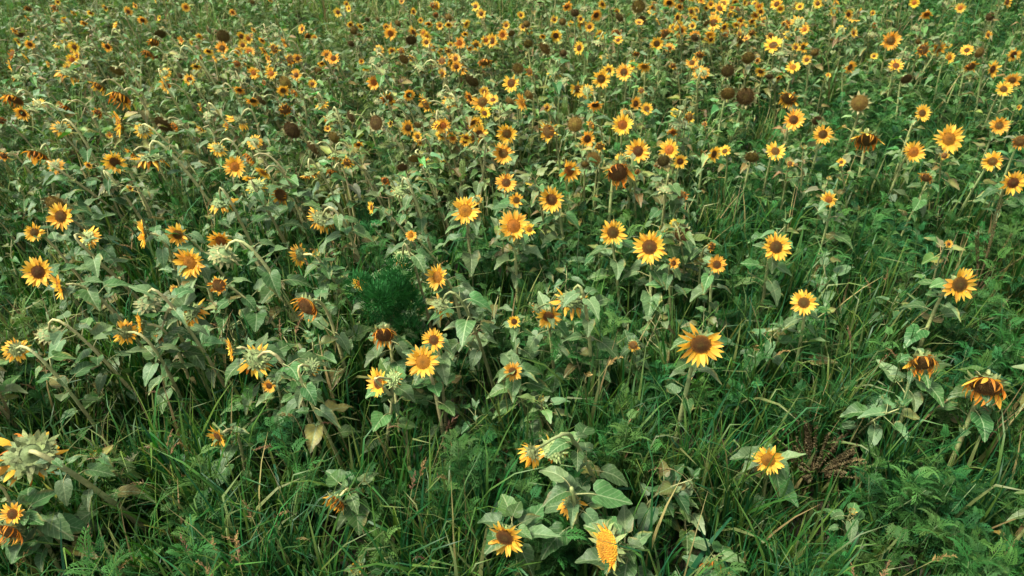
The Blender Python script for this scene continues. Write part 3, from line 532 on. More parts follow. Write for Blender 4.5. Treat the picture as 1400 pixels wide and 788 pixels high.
# landmarks: full label, and how others refer to it
LM = {
(40, 622): ("large wilting sunflower at the left edge, ragged orange petals, seen from behind", "the large wilting head at the left edge"),
(298, 597): ("lone ragged yellow sunflower sunk low in the grass at lower left", "the lone low flower at lower left"),
(460, 686): ("small orange wilting sunflower alone in long grass near the bottom, left of centre", "the orange flower in the long grass"),
(690, 735): ("yellow sunflower at the bottom centre, petals blown to the left", "the bottom centre sunflower"),
(757, 616): ("arching stem with two hanging wilted heads, lower centre", "the arching two-headed stem"),
(782, 688): ("yellow head hanging face down over ferny weeds, bottom centre", "the face-down yellow head"),
(830, 748): ("orange pollen-covered disc with few petals turned left, at the bottom edge", "the orange bare disc at the bottom"),
(1050, 629): ("yellow sunflower with broad petals beside the dried brown clump, lower right", "the sunflower beside the brown clump"),
(1165, 700): ("green unopened bud on a short stalk at lower right", "the green bud at lower right"),
(958, 471): ("largest yellow sunflower, big brown disc tilted down, right of centre", "the largest tilted sunflower"),
(1099, 414): ("yellow sunflower turned left on a hooked stem, right of the largest head", "the hooked-stem flower turned left"),
(1312, 389): ("big open yellow sunflower standing alone above weeds at the right", "the lone open sunflower at right"),
(1262, 496): ("wilting head with orange rim hanging below the lone open sunflower at right", "the wilting orange-rimmed head at right"),
(1348, 528): ("large withered head with brown curled petals at the right edge", "the large withered head at the right edge"),
(578, 495): ("star-shaped bright yellow sunflower, front one of a close pair left of centre", "the bright star-shaped flower"),
(593, 465): ("round yellow sunflower directly behind the bright star-shaped flower", "the flower behind the star-shaped one"),
(517, 523): ("yellow sunflower turned left with a dry second head behind it", "the left-turned flower with a dry twin"),
(525, 458): ("orange drooping sunflower with dark underside, upright stalk, left of centre", "the orange drooping head left of centre"),
(203, 415): ("bald brown head nodding on the tallest leaning stem, left side", "the bald nodding head on the leaning stem"),
(172, 455): ("yellow sunflower in left profile, outer one of two below the bald nodding head", "the outer left-profile flower"),
(305, 350): ("pale green head seen from behind on a long arched stem, left side", "the pale back-turned head on the arched stem"),
(259, 359): ("large yellow sunflower with oval brown disc, left of the long arched stem", "the oval-disc flower on the left"),
(83, 296): ("round yellow sunflower right under a dark brown head at the left", "the round flower under a dark head"),
(121, 325): ("yellow sunflower showing its green back, left side", "the flower showing its green back"),
(52, 372): ("ragged yellow sunflower near the left edge, its twin at its right", "the ragged flower near the left edge"),
(420, 419): ("orange wilting head slanting right, left of the dark green bush", "the slanting orange wilted head"),
(493, 387): ("small round yellow sunflower beside the dark green bush", "the small flower by the green bush"),
(598, 379): ("narrow yellow sunflower half turned left, right of the dark green bush", "the narrow flower right of the bush"),
(636, 288): ("wide yellow sunflower with large brown disc, left of a similar pair at centre", "the wide sunflower at centre"),
(702, 309): ("wide yellow sunflower with a small bloom at its right, at centre", "the wide sunflower with a small twin"),
(754, 273): ("tilted yellow sunflower with ragged top petals, upper centre", "the tilted ragged flower"),
(838, 318): ("full yellow sunflower facing forward, left of the oval twin-tipped one", "the full flower right of centre"),
(888, 338): ("yellow sunflower with oval disc and two upright tip petals, right of centre", "the oval flower with upright tips"),
(933, 320): ("dry brown head without petals behind the oval flower, right of centre", "the dry brown head right of centre"),
(1061, 338): ("round yellow sunflower alone against dark grass, right of centre", "the round flower against dark grass"),
(1133, 273): ("small yellow sunflower in profile on a thin stalk, upper right", "the small profile flower at upper right"),
(1385, 250): ("yellow sunflower with dark disc cut near the right edge", "the dark-disc flower at the right edge"),
(1297, 190): ("large yellow sunflower with uneven spiky petals, upper right", "the large spiky sunflower at upper right"),
(1185, 191): ("rusty wilted head drooping from a tall bent stem, upper right", "the rusty drooping head"),
(1175, 141): ("round bald olive-brown head on a straight stalk, upper right", "the round bald head"),
(1366, 172): ("round yellow sunflower with olive disc near the right edge, upper right", "the olive-disc flower near right edge"),
(1085, 164): ("bright yellow sunflower, left one of two facing forward at upper right", "the bright left one of two"),
(1019, 132): ("large dry seed head with pale bracts, upper right of centre", "the large dry seed head"),
(872, 207): ("yellow sunflower with wide pale petals above the long dark head", "the wide-petalled upper flower"),
(845, 236): ("long dark drooping head with short orange fringe, upper right of centre", "the long dark fringed head"),
(851, 171): ("yellow sunflower with a large olive disc, upper right of centre", "the large olive-disc flower"),
(750, 180): ("rusty half wilted sunflower on a slanting stalk, upper centre", "the rusty slanting flower"),
(688, 210): ("yellow sunflower with thin spiky petals, upper centre", "the thin-petalled flower"),
(660, 140): ("large oval yellow sunflower with wide olive disc, upper centre", "the large oval upper flower"),
(606, 172): ("upper flower of a tight stacked pair, upper centre", "the tight stacked pair"),
(514, 168): ("dark dry head standing among pale leaves, upper left of centre", "the dark dry head among pale leaves"),
(399, 178): ("broad flat brown disc on a short upright stalk, upper left", "the broad flat brown disc"),
(321, 228): ("bright yellow sunflower beside a wilted brown one, upper left", "the bright flower by a wilted one"),
(207, 218): ("green-backed drooping head on a long slanting stem, upper left", "the green-backed drooping head"),
(157, 222): ("yellow sunflower with dark oval disc looking down, upper left", "the dark-oval flower"),
(163, 169): ("yellow sunflower in full left profile, upper left", "the left-profile flower"),
(52, 212): ("rusty brown wilted head hanging near the left edge", "the rusty head near the left edge"),
(20, 136): ("dark head with orange fringe at the left edge, upper left", "the orange-fringed head at left edge"),
(95, 102): ("orange-petalled drooping head under an arched stem, upper left", "the orange head under an arch"),
(41, 61): ("small yellow sunflower, right one of a cluster near the top left corner", "the top left cluster"),
(152, 55): ("dark dry head above a small yellow bloom, top left", "the dark top left head"),
(304, 66): ("pale yellow sunflower in a crowded column, top left", "the pale crowded flower"),
(390, 113): ("dark nodding head with green bracts, upper left of centre", "the dark nodding head"),
(456, 80): ("yellow sunflower, right one of a close trio, top left of centre", "the close trio"),
(534, 46): ("narrow oval yellow sunflower leaning right, top centre", "the narrow top flower"),
(629, 94): ("golden sunflower at the foot of a crowded bunch, top centre", "the golden bunch"),
(745, 66): ("broad dark seed head among small blooms, top centre", "the broad dark top head"),
(822, 108): ("yellow sunflower with dark disc below a smaller one, upper centre right", "the upper centre right flower"),
(898, 60): ("yellow oval sunflower standing clear of a bright bunch, top right of centre", "the clear oval flower"),
(976, 31): ("tall oval sunflower below a round one near the top edge", "the tall oval top flower"),
(1057, 62): ("bright spiky sunflower behind a drooping fringed head, top right of centre", "the spiky top flower"),
(1092, 32): ("back-turned yellow sunflower near the top, right of centre", "the back-turned top flower"),
(1218, 56): ("wide yellow sunflower with green-flecked disc, top right", "the wide top right flower"),
(1283, 67): ("yellow sunflower in the middle of a top right cluster", "the top right cluster"),
(1386, 75): ("yellow sunflower against dark weeds near the top right edge", "the flower near the top right edge"),
(1372, 122): ("yellow sunflower with a paler one behind, right edge", "the pair at the right edge"),
(1225, 90): ("yellow sunflower on a thin straight stalk, upper right", "the thin-stalked upper flower"),
}
DIRS = ['right of', 'below and right of', 'below', 'below and left of', 'left of', 'above and left of', 'above', 'above and right of']
def rel(x, y):
    best = min(LM, key=lambda k: math.hypot(k[0] - x, (k[1] - y) * 1.2) if k != (x, y) else 1e9)
    a = math.atan2(y - best[1], x - best[0]); d = math.hypot(x - best[0], y - best[1])
    return ('just ' if d < 45 else '') + DIRS[int(round(a / (math.pi / 4))) % 8] + ' ' + LM[best][1], d
def look(r):
    k = r['k']; n = math.hypot(r['nx'], r['ny'])
    sz = 'big' if r['w'] >= 42 else 'medium' if r['w'] >= 30 else 'small' if r['w'] >= 19 else 'tiny'
    base = {'F': 'yellow sunflower', 'W': 'wilting orange sunflower', 'D': 'dry brown sunflower head', 'B': 'green sunflower bud', 'P': 'orange sunflower disc'}[k]
    if k == 'B': return sz + ' ' + base
    if r['b']: f = 'seen from behind'
    elif r['ny'] >= .5: f = 'hanging down'
    elif r['nx'] <= -.4: f = 'turned left'
    elif r['nx'] >= .4: f = 'turned right'
    elif r['ny'] >= .25: f = 'looking down'
    else: f = ''
    return (sz + ' ' + base + ' ' + f).strip()
LABELS = {}; _cand = {}
for i in SINGLE:
    r = PLANTS[i][0]; key = (int(r['x']), int(r['y']))
    if key in LM: LABELS[i] = LM[key][0]
    else:
        t, d = rel(*key); _cand.setdefault(look(r) + ' ' + t, []).append((d, i))
def short16(t):
    for a, b in ((' and right of the', '-right of the'), (' and left of the', '-left of the'), ('seen from behind', 'from behind'), ('just ', ''), (' sunflower head', ' head'), ('medium ', '')):
        if len(t.replace('-', ' ').split()) > 16: t = t.replace(a, b)
    return t
ORD = ['nearest', 'second', 'third', 'fourth', 'fifth', 'sixth']
for t, L in _cand.items():
    L.sort()
    for q, (d, i) in enumerate(L): LABELS[i] = short16(t if len(L) == 1 else ORD[q] + ' ' + t)
for i, heads in enumerate(PLANTS):
    rg = random.Random(1000 + i)
    if i in SINGLE: near_plant(heads, rg, LABELS.get(i, 'yellow sunflower in the field'), 'sunflowers of the field')
    else: far_plant(heads, rg)

# ------------------------------------------------------------------ ground cover (stuff)
def unlinked(name):
    return bpy.data.collections.new(name)
GREENS = [(0.014, 0.080, 0.018), (0.020, 0.090, 0.018), (0.011, 0.068, 0.020), (0.050, 0.110, 0.018), (0.024, 0.098, 0.017), (0.070, 0.128, 0.024)]
def grass_geo(rng, nb=24, hmin=.4, hmax=1.05, spread=.10):
    g = G()
    for b in range(nb):
        a = rng.uniform(0, 6.28); L = rng.uniform(hmin, hmax); w = rng.choice([.005, .008, .010, .013, .016]) * rng.uniform(.8, 1.1); d = Vector((math.cos(a), math.sin(a), 0)); s = Vector((-d.y, d.x, 0))
        p = Vector((rng.uniform(-spread, spread), rng.uniform(-spread, spread), -.02)); el = math.radians(rng.uniform(70, 90)); bend = math.radians(rng.uniform(5, 45) if rng.random() < .75 else rng.uniform(50, 125)); n = 6
        q = rng.random(); c = rng.choice(GREENS)
        if q > .90: c = (0.12, 0.15, 0.05)
        if q > .965: c = (0.24, 0.18, 0.08)
        c = jit(rng, c, .3); V = []; kk = rng.choice([0, 0, 0, 1]) ; tw = rng.uniform(-.8, .8)
        for i in range(n):
            t = i / (n - 1); ww = w * (1 - t ** 2.2) + .0006; ss = (s * math.cos(tw * t) + Vector((0, 0, 1)) * math.sin(tw * t))
            V += [p - ss * ww, p + ss * ww]
            e = el - bend * t ** 2 - (kk * 1.2 if t > .65 else 0); p = p + (d * math.cos(e) + Vector((0, 0, math.sin(e)))) * L / (n - 1)
        g.add(V, [(2 * i, 2 * i + 1, 2 * i + 3, 2 * i + 2) for i in range(n - 1)], c, 0)
    return g
WEEDC = [(0.026, 0.104, 0.022), (0.018, 0.088, 0.021), (0.044, 0.122, 0.026)]
def frond(g, o, a, el, L, rng, c, pairs=6):
    d = Vector((math.cos(a) * math.cos(el), math.sin(a) * math.cos(el), math.sin(el))); s = Vector((-math.sin(a), math.cos(a), 0)); up = s.cross(d)
    p = o.copy(); st = L / (pairs + 1); V = [];
    pts = []
    for i in range(pairs + 2):
        pts.append(p.copy()); d = (d + Vector((0, 0, -.09 - .04 * i))).normalized(); p = p + d * st
    w = .0022
    g.add([x for q in pts for x in (q - s * w, q + s * w)], [(2 * i, 2 * i + 1, 2 * i + 3, 2 * i + 2) for i in range(len(pts) - 1)], c, 0)
    for i in range(1, pairs + 2):
        t = i / (pairs + 1); pl = L * (.40 - .30 * t) * rng.uniform(.8, 1.15) + .008; dd = (pts[i] - pts[i - 1]).normalized()
        for sg in (-1, 1):
            dv = (s * sg * .7 + dd * .75 + up * rng.uniform(-.15, .2)).normalized(); q = dd
            def dia(b, v, l, wd):
                x = v.cross(up).normalized() * wd; g.add([b, b + v * l * .45 + x, b + v * l, b + v * l * .45 - x], [(0, 1, 2, 3)], c, 0)
            dia(pts[i], dv, pl, .0036)
            for f in (.35, .62):
                b = pts[i] + dv * pl * f
                dia(b, (dv * .6 + dd * .8).normalized(), pl * .5, .0028); dia(b, (dv * .9 - dd * .45).normalized(), pl * .38, .0028)
def weed_geo(rng, h=.6, stems=2):
    g = G()
    for sidx in range(stems):
        c = jit(rng, rng.choice(WEEDC), .2); hh = h * rng.uniform(.75, 1.15); ln = Vector((rng.uniform(-.2, .2), rng.uniform(-.2, .2), 1)).normalized()
        o = Vector((rng.uniform(-.07, .07), rng.uniform(-.07, .07), -.02)); tube(g, [o, o + ln * hh * .5, o + ln * hh], [.004, .003, .0015], (0.07, 0.12, 0.045), 0, 4)
        nf = 11; a = rng.uniform(0, 6)
        for i in range(nf):
            t = .25 + .75 * i / (nf - 1); a += 2.4; frond(g, o + ln * hh * t, a, math.radians(rng.uniform(10, 55) + 25 * t), rng.uniform(.15, .24) * (1.15 - .6 * t), rng, jit(rng, c, .15), 6)
    return g
def leafy_geo(rng, h=.8, pale=1.0):  # pale multiplies the leaf colours, painting in brighter light
    g = G(); path = bez(Vector((0, 0, -.02)), Vector((rng.uniform(-.04, .04), rng.uniform(-.04, .04), h * .4)), Vector((rng.uniform(-.12, .06), rng.uniform(-.08, .08), h * .7)), Vector((rng.uniform(-.25, .05), rng.uniform(-.12, .12), h)), 8)
    tube(g, path, [.009, .0085, .008, .0075, .007, .006, .005, .003], STEMC, 1, 5)
    for (p, a, tl, sz, t) in leaf_places(path, rng, rng.uniform(.12, .15) * (.8 if pale > 1 else 1), .2):
        g.put(LEAF_LO[rng.randrange(10)] if rng.random() < .93 else LEAF_LO[10 + rng.randrange(2)], leaf_mtx(p, a, tl, sz), None, (pale * (1 + rng.uniform(-.2, .2)),) * 3)
    for k in range(5):
        g.put(LEAF_LO[rng.randrange(10)], leaf_mtx(path[-1], rng.uniform(0, 6.28), -.9, rng.uniform(.04, .07)))
    return g
def panicle(g, o, d, L, rng, col):
    """drooping dry seed head"""
    p = o.copy()
    for i in range(9):
        t = i / 8
        for k in range(3):
            v = (d + Vector((rng.uniform(-1, 1), rng.uniform(-1, 1), rng.uniform(-.9, .3))) * .7).normalized(); l = L * .28 * (1 - .5 * t) * rng.uniform(.7, 1.2); x = v.cross(Vector((.3, .5, .8))).normalized() * l * .13
            c = jit(rng, col, .25); y = v.cross(x).normalized() * l * .1
            g.add([p, p + v * l * .5 + x, p + v * l, p + v * l * .5 - x, p + v * l * .5 + y], [(0, 1, 4), (1, 2, 4), (2, 3, 4), (3, 0, 4)], c, 0)
        d = (d + Vector((0, 0, -.13))).normalized(); p = p + d * L / 9
def seedgrass_geo(rng, h=.85):
    g = G()
    for s in range(2):
        a = rng.uniform(0, 6.28); e = Vector((math.cos(a) * .22, math.sin(a) * .22, h * rng.uniform(.85, 1.1)))
        path = bez(Vector((0, 0, -.02)), Vector((0, 0, h * .5)), e * .8 + Vector((0, 0, .05)), e, 7); c = (0.17, 0.17, 0.06)
        tube(g, path, [.003] * 7, c, 0, 4); panicle(g, path[-1], (path[-1] - path[-2]).normalized(), .15, rng, rng.choice([(0.20, 0.12, 0.055), (0.24, 0.16, 0.06), (.16, .085, .05)]))
    for b in range(6):
        a = rng.uniform(0, 6.28); d = Vector((math.cos(a), math.sin(a), 0)); s = Vector((-d.y, d.x, 0)); p = Vector((0, 0, 0)); V = []; L = rng.uniform(.3, .6)
        for i in range(5):
            t = i / 4; V += [p - s * .006 * (1 - t), p + s * .006 * (1 - t)]; e = 1.45 - 1.6 * t * t; p = p + (d * math.cos(e) + Vector((0, 0, math.sin(e)))) * L / 4
        g.add(V, [(2 * i, 2 * i + 1, 2 * i + 3, 2 * i + 2) for i in range(4)], (0.14, 0.15, 0.05), 0)
    return g

def scatter(name, cols, pts, label, cat):
    """cols: unlinked collection of plant meshes; pts: rows x y z rotz tiltx tilty scale index"""
    P = np.array(pts, dtype=np.float32); me = bpy.data.meshes.new(name); me.from_pydata(P[:, :3].tolist(), [], [])
    a = me.attributes.new('rot', 'FLOAT_VECTOR', 'POINT'); a.data.foreach_set('vector', np.stack([P[:, 4], P[:, 5], P[:, 3]], 1).ravel())
    a = me.attributes.new('scl', 'FLOAT', 'POINT'); a.data.foreach_set('value', P[:, 6].copy())
    a = me.attributes.new('idx', 'INT', 'POINT'); a.data.foreach_set('value', P[:, 7].astype(np.int32))
    o = mobj(name, me); o['kind'] = 'stuff'; o['label'] = label; o['category'] = cat
    nt = bpy.data.node_groups.new(name + '_nodes', 'GeometryNodeTree')
    nt.interface.new_socket('Geometry', in_out='INPUT', socket_type='NodeSocketGeometry'); nt.interface.new_socket('Geometry', in_out='OUTPUT', socket_type='NodeSocketGeometry')
    n, l = nt.nodes, nt.links
    gi, go = n.new('NodeGroupInput'), n.new('NodeGroupOutput'); ip = n.new('GeometryNodeInstanceOnPoints')
    ci = n.new('GeometryNodeCollectionInfo'); ci.inputs['Collection'].default_value = cols; ci.inputs['Separate Children'].default_value = True; ci.inputs['Reset Children'].default_value = True
    def na(nm, ty):
        q = n.new('GeometryNodeInputNamedAttribute'); q.data_type = ty; q.inputs['Name'].default_value = nm; return q.outputs['Attribute']
    l.new(gi.outputs[0], ip.inputs['Points']); l.new(ci.outputs[0], ip.inputs['Instance']); ip.inputs['Pick Instance'].default_value = True
    l.new(na('idx', 'INT'), ip.inputs['Instance Index']); l.new(na('scl', 'FLOAT'), ip.inputs['Scale'])
    e2r = n.new('FunctionNodeEulerToRotation'); l.new(na('rot', 'FLOAT_VECTOR'), e2r.inputs[0]); l.new(e2r.outputs[0], ip.inputs['Rotation'])
    l.new(ip.outputs[0], go.inputs[0])
    md = o.modifiers.new('scatter', 'NODES'); md.node_group = nt
    return o
def library(name, geos, mats):
    c = unlinked(name)
    for i, g in enumerate(geos):
        o = bpy.data.objects.new(name, g.mesh(name, mats)); c.objects.link(o)
    return c
rg = random.Random(11)
LIB_G = library('grass_tuft', [grass_geo(rg) for i in range(7)], [M_GRASS])
LIB_W = library('feathery_tuft', [weed_geo(rg) for i in range(6)], [M_WEED])
LIB_L = library('leafy_stalk', [leafy_geo(rg) for i in range(6)], [M_LEAF, M_STEM])
LIB_P = library('far_lit_stalk', [leafy_geo(rg, .8, 1.4) for i in range(6)], [M_LEAF, M_STEM])  # same leafy stalks, leaf colour raised to paint the brighter far light
LIB_S = library('seeding_grass', [seedgrass_geo(rg) for i in range(4)], [M_DRY])
LIB_C = library('low_tuft', [grass_geo(rg, 18, .15, .4, .14) for i in range(4)], [M_GRASS])
GR0, WE0 = GREENS[:], WEEDC[:]
GREENS[:] = [(0.12, 0.18, 0.045), (0.16, 0.20, 0.06), (0.085, 0.16, 0.04), (0.24, 0.21, 0.10)]     # drier, yellower growth at the far side; far brightness is put into the colour too
WEEDC[:] = [(0.10, 0.17, 0.05), (0.15, 0.19, 0.06), (0.08, 0.16, 0.045)]
LIB_D = library('dry_tuft', [grass_geo(rg, 24, .4, .9) for i in range(3)] + [weed_geo(rg, .65) for i in range(5)], [M_GRASS])
GREENS[:], WEEDC[:] = GR0, WE0
# how much grass / feathery weed / leafy stalk / seeding grass / drier growth there is where (grid over the field as the photograph shows it)
ZONE = [
 ["01219", "01219", "02219", "02218", "02218", "13216", "16103", "17102"],
 ["11416", "11415", "11415", "12414", "13313", "24212", "18101", "18100"],
 ["31421", "42310", "31510", "32510", "25300", "55100", "37100", "46100"],
 ["61221", "63110", "61210", "52310", "44200", "64100", "65110", "46100"],
 ["91120", "91020", "91010", "91110", "64210", "75100", "93110", "57010"],
 ["91110", "92010", "90010", "91010", "56100", "74100", "84110", "48000"],
]
zone = np.array([[[int(ch) for ch in c] for c in r] for r in ZONE], dtype=float)
def zone_at(px, py):
    fx = np.clip(px / 175 - .5, 0, 6.999); fy = np.clip(py / 131.3 - .5, 0, 4.999)
    i, j = fx.astype(int), fy.astype(int); u, v = (fx - i)[:, None], (fy - j)[:, None]
    return zone[j, i] * (1 - u) * (1 - v) + zone[j, i + 1] * u * (1 - v) + zone[j + 1, i] * (1 - u) * v + zone[j + 1, i + 1] * u * v
rs = np.random.RandomState(5)
N = 40000
xy = np.stack([rs.uniform(-16, 16, N), rs.uniform(.4, 21, N)], 1)
px, py = proj(np.concatenate([xy, np.full((N, 1), .45)], 1))
dens = np.clip(.55 + (py - 200) / 500, .5, 1.0)
keep = (px > -330) & (px < 1730) & (py > -190) & (py < 1150) & (rs.rand(N) < dens)
xy, px, py = xy[keep], px[keep], py[keep]
wts = zone_at(px, py); wts = wts / wts.sum(1, keepdims=True)
pat = np.sin(xy[:, 0] * 2.1 + 1.3 * np.sin(xy[:, 1] * 1.7)) * np.sin(xy[:, 1] * 2.6 + xy[:, 0] * .8)     # patchiness
wts[:, 0] *= np.exp(pat * .9); wts[:, 1] *= np.exp(-pat * .9); wts /= wts.sum(1, keepdims=True)
u = rs.rand(len(xy)); cum = np.cumsum(wts, 1); kind = (u[:, None] > cum).sum(1)
def rows(sel, smin, smax, nvar, tilt):
    m = int(sel.sum()); P = np.zeros((m, 8)); P[:, :2] = xy[sel]; P[:, 3] = rs.uniform(0, 6.28, m); P[:, 4:6] = rs.uniform(-tilt, tilt, (m, 2)); P[:, 6] = rs.uniform(smin, smax, m); P[:, 7] = rs.randint(0, nvar, m)
    return P
half = rs.rand(len(xy))
CLEAR = []
for o_ in [q for q in COL.objects if q.name.startswith('sunflower') and q.parent is None and 'label' in q and q.get('kind') is None]:
    hd_ = max((c.dimensions.x for c in o_.children if c.name.startswith('flower_head')), default=0)
    
    if o_.location.y < 5.6: CLEAR.append((o_.location.x, o_.location.y, .10, .34))
for (x_, y_, h_, w_, d_) in [(535, 400, .95, .32, 1.0), (1125, 620, .42, .36, .85), (1372, 325, .8, .22, .7), (770, 705, .5, .24, .5), (1290, 690, .55, .26, .5), (372, 560, .6, .2, .5), (905, 640, .75, .12, .4), (738, 752, .45, .2, .4), (1345, 470, .6, .2, .5), (688, 632, .35, .16, .5)]:
    c_, _d = at(x_, y_, h_); CLEAR.append((c_.x, c_.y, w_, d_))
tall = np.ones(len(xy), bool)
for (cx_, cy_, w_, d_) in CLEAR:
    tall &= ~((np.abs(xy[:, 0] - cx_) < w_) & (xy[:, 1] < cy_ + w_ * .6) & (xy[:, 1] > cy_ - d_))
kind = np.where(tall, kind, 9)
scatter('grass', LIB_G, rows((kind == 0), .6, 1.12, 7, .15), 'long dark green grass growing between the sunflowers', 'grass')
scatter('low_grass', LIB_C, rows((half > .35) | (kind == 9), .7, 1.2, 4, .2), 'short grass covering the soil under the taller plants', 'grass')
scatter('feathery_weeds', LIB_W, rows((kind == 1) & (half < .8), .7, 1.25, 6, .25), 'ferny bright green weeds covering the field floor', 'weeds')
farside = py + rs.normal(0, 40, len(py)) < 210
scatter('far_lit_foliage', LIB_P, rows((kind == 2) & (half < .30) & farside, .6, 1.1, 6, .2), 'sage sunflower foliage without visible heads across the far side, lightened as if brightly lit', 'foliage')
scatter('sunflower_foliage', LIB_L, rows((kind == 2) & (half < .27) & ~farside, .6, 1.05, 6, .15), 'grey green sunflower foliage without visible heads filling the field', 'foliage')
scatter('seeding_grass', LIB_S, rows((kind == 3) & (half < .35), .65, 1.0, 4, .15), 'brown seeding grass stalks scattered among the plants', 'grass')
scatter('dry_growth', LIB_D, rows((kind == 4), .75, 1.35, 8, .2), 'yellowing weeds and grass across the far side of the field', 'weeds')
# sunflowers past the picture's edges and the specks at its top go with the distant ones
rx = random.Random(77)
for (x0, x1, y0, y1, num) in [(760, 1180, -5, 55, 48), (260, 440, 45, 105, 18), (500, 690, 5, 105, 22), (0, 200, 45, 100, 8), (560, 700, 120, 200, 10)]:   # drifts of small blooms
    for i in range(num):
        t_ = rx.random(); x = rx.triangular(x0, x1); y = rx.uniform(y0, y1)
        far_plant([dict(x=x, y=y, w=rx.uniform(9, 14) + y * .05, k=rx.choice('FFFFFW'), nx=rx.gauss(-.1, .3), ny=rx.gauss(.15, .25), b=rx.random() < .15, h=None, l=None, m=False)], rx)
for i in range(150):
    q = rx.random(); k = rx.choice('FFFWD')
    if q < .35: x, y, w = rx.uniform(-100, 1500), rx.uniform(-70, 20), rx.uniform(8, 13)
    else:
        x, y = rx.choice([rx.uniform(-300, -30), rx.uniform(1430, 1700)]), rx.uniform(-60, 700); w = 14 + y * .045
    far_plant([dict(x=x, y=y, w=w, k=k, nx=rx.gauss(-.1, .3), ny=rx.gauss(.2, .2), b=rx.random() < .2, h=None, l=None, m=False)], rx)
fo = mobj('distant_sunflowers', FAR.mesh('distant_sunflowers', [M_LEAF, M_STEM, M_PETAL, M_DISC])); fo['kind'] = 'stuff'; fo['label'] = 'small far sunflowers crowding the upper part of the field'; fo['category'] = 'sunflowers'

# ------------------------------------------------------------------ single weeds and seed stalks that stand out
def bush(px, py, h, rad, label):
    rng = random.Random(px); c, d = at(px, py, h); base = Vector((c.x, c.y, -.02)); root = empty('bushy_weed', base); tag(root, label, 'bush')
    g = G(); lob = [Vector((rng.gauss(0, .5), rng.gauss(0, .5), rng.gauss(0, .5))) * rad for _ in range(14)]
    ctr = Vector((0, 0, c.z))
    for i in range(7000):
        o = rng.choice(lob); v = Vector((rng.gauss(0, 1), rng.gauss(0, 1), rng.gauss(0, 1))).normalized(); p = ctr + o + v * rad * .5 * rng.uniform(.3, 1) ** .5
        d2 = (v + Vector((0, 0, .7)) + Vector((rng.uniform(-.5, .5), rng.uniform(-.5, .5), rng.uniform(-.5, .5)))).normalized(); x = d2.cross(Vector((.2, .9, .3))).normalized() * rng.uniform(.003, .006); L = rng.uniform(.03, .06)
        g.add([p, p + d2 * L * .5 + x, p + d2 * L, p + d2 * L * .5 - x], [(0, 1, 2, 3)], jit(rng, (0.032, 0.150, 0.030), .35), 0)
    mobj('foliage', g.mesh('foliage', [M_WEED]), root)
    for k in range(5):
        g = G(); e = ctr + rng.choice(lob) * 1.2; tube(g, bez(Vector((0, 0, 0)), Vector((0, 0, c.z * .4)), e * .7, e, 6), [.006, .005, .004, .003, .002, .001], (.06, .11, .035), 0, 5); mobj('stem', g.mesh('stem', [M_STEM]), root)
def spike(g, path, rng, col, r, n):
    for i in range(n):
        f = rng.random() * (len(path) - 1.001); j = int(f); p = path[j].lerp(path[j + 1], f - j); v = Vector((rng.uniform(-1, 1), rng.uniform(-1, 1), rng.uniform(-.2, 1))).normalized()
        l = r * rng.uniform(.6, 1.3); x = v.cross(Vector((.3, .2, .9))).normalized() * l * .38; y = v.cross(x).normalized() * l * .38
        g.add([p, p + v * l * .5 + x, p + v * l * .5 + y, p + v * l * .5 - x, p + v * l], [(0, 1, 2), (0, 2, 3), (1, 4, 2), (2, 4, 3)], jit(rng, col, .35), 0)
def dock(px, py, h, n, ht, spread, col, name, label, dens=160, sr=.012):
    rng = random.Random(px * 3); c, d = at(px, py, h); base = Vector((c.x, c.y, -.02)); root = empty(name, base); tag(root, label, 'weed')
    for k in range(n):
        a = rng.uniform(0, 6.28); e = Vector((math.cos(a) * spread, math.sin(a) * spread, 0)) * rng.uniform(.3, 1) + Vector((0, 0, ht * rng.uniform(.75, 1.1)))
        path = bez(Vector((0, 0, 0)), Vector((0, 0, ht * .4)), e * .75, e, 8); g = G(); tube(g, path, [.005, .005, .0045, .004, .0035, .003, .0025, .002], (.15, .11, .055), 0, 5)
        st = mobj('stem', g.mesh('stem', [M_DRY]), root); g = G(); spike(g, path[3:], rng, col, sr, dens); mobj('seed_spike', g.mesh('seed_spike', [M_DRY]), root)
def stalk(px, py, h, lean, L, col, label):
    rng = random.Random(px * 7 + py); e, d = at(px, py, h); base = Vector((e.x + lean, e.y + rng.uniform(-.1, .1), -.02)); root = empty('seed_grass_stalk', base); tag(root, label, 'grass stalk', 'brown seed stalks in the grass')
    e = e - base; path = bez(Vector((0, 0, 0)), Vector((-lean * .2, 0, h * .55)), e + Vector((lean * .45, 0, .02)), e, 9)
    g = G(); tube(g, path, [.0045, .004, .004, .0035, .0035, .003, .003, .0025, .002], (.19, .18, .07), 0, 5); mobj('stalk', g.mesh('stalk', [M_DRY]), root)
    g = G(); d0 = (path[-1] - path[-2]).normalized(); panicle(g, path[-2], d0, L, rng, col); panicle(g, path[-1], d0, L * .8, rng, col); mobj('seed_head', g.mesh('seed_head', [M_DRY]), root)
    for b in range(3):
        a = rng.uniform(0, 6.28); dd = Vector((math.cos(a), math.sin(a), 0)); sd_ = Vector((-dd.y, dd.x, 0)); p = path[1 + b].copy(); V = []; Lb = rng.uniform(.25, .45)
        for i in range(6):
            t = i / 5; V += [p - sd_ * .008 * (1 - t), p + sd_ * .008 * (1 - t)]; el = 1.3 - 1.9 * t; p = p + (dd * math.cos(el) + Vector((0, 0, math.sin(el)))) * Lb / 5
        g = G(); g.add(V, [(2 * i, 2 * i + 1, 2 * i + 3, 2 * i + 2) for i in range(5)], jit(rng, (.07, .12, .03), .2), 0); mobj('blade', g.mesh('blade', [M_GRASS]), root)
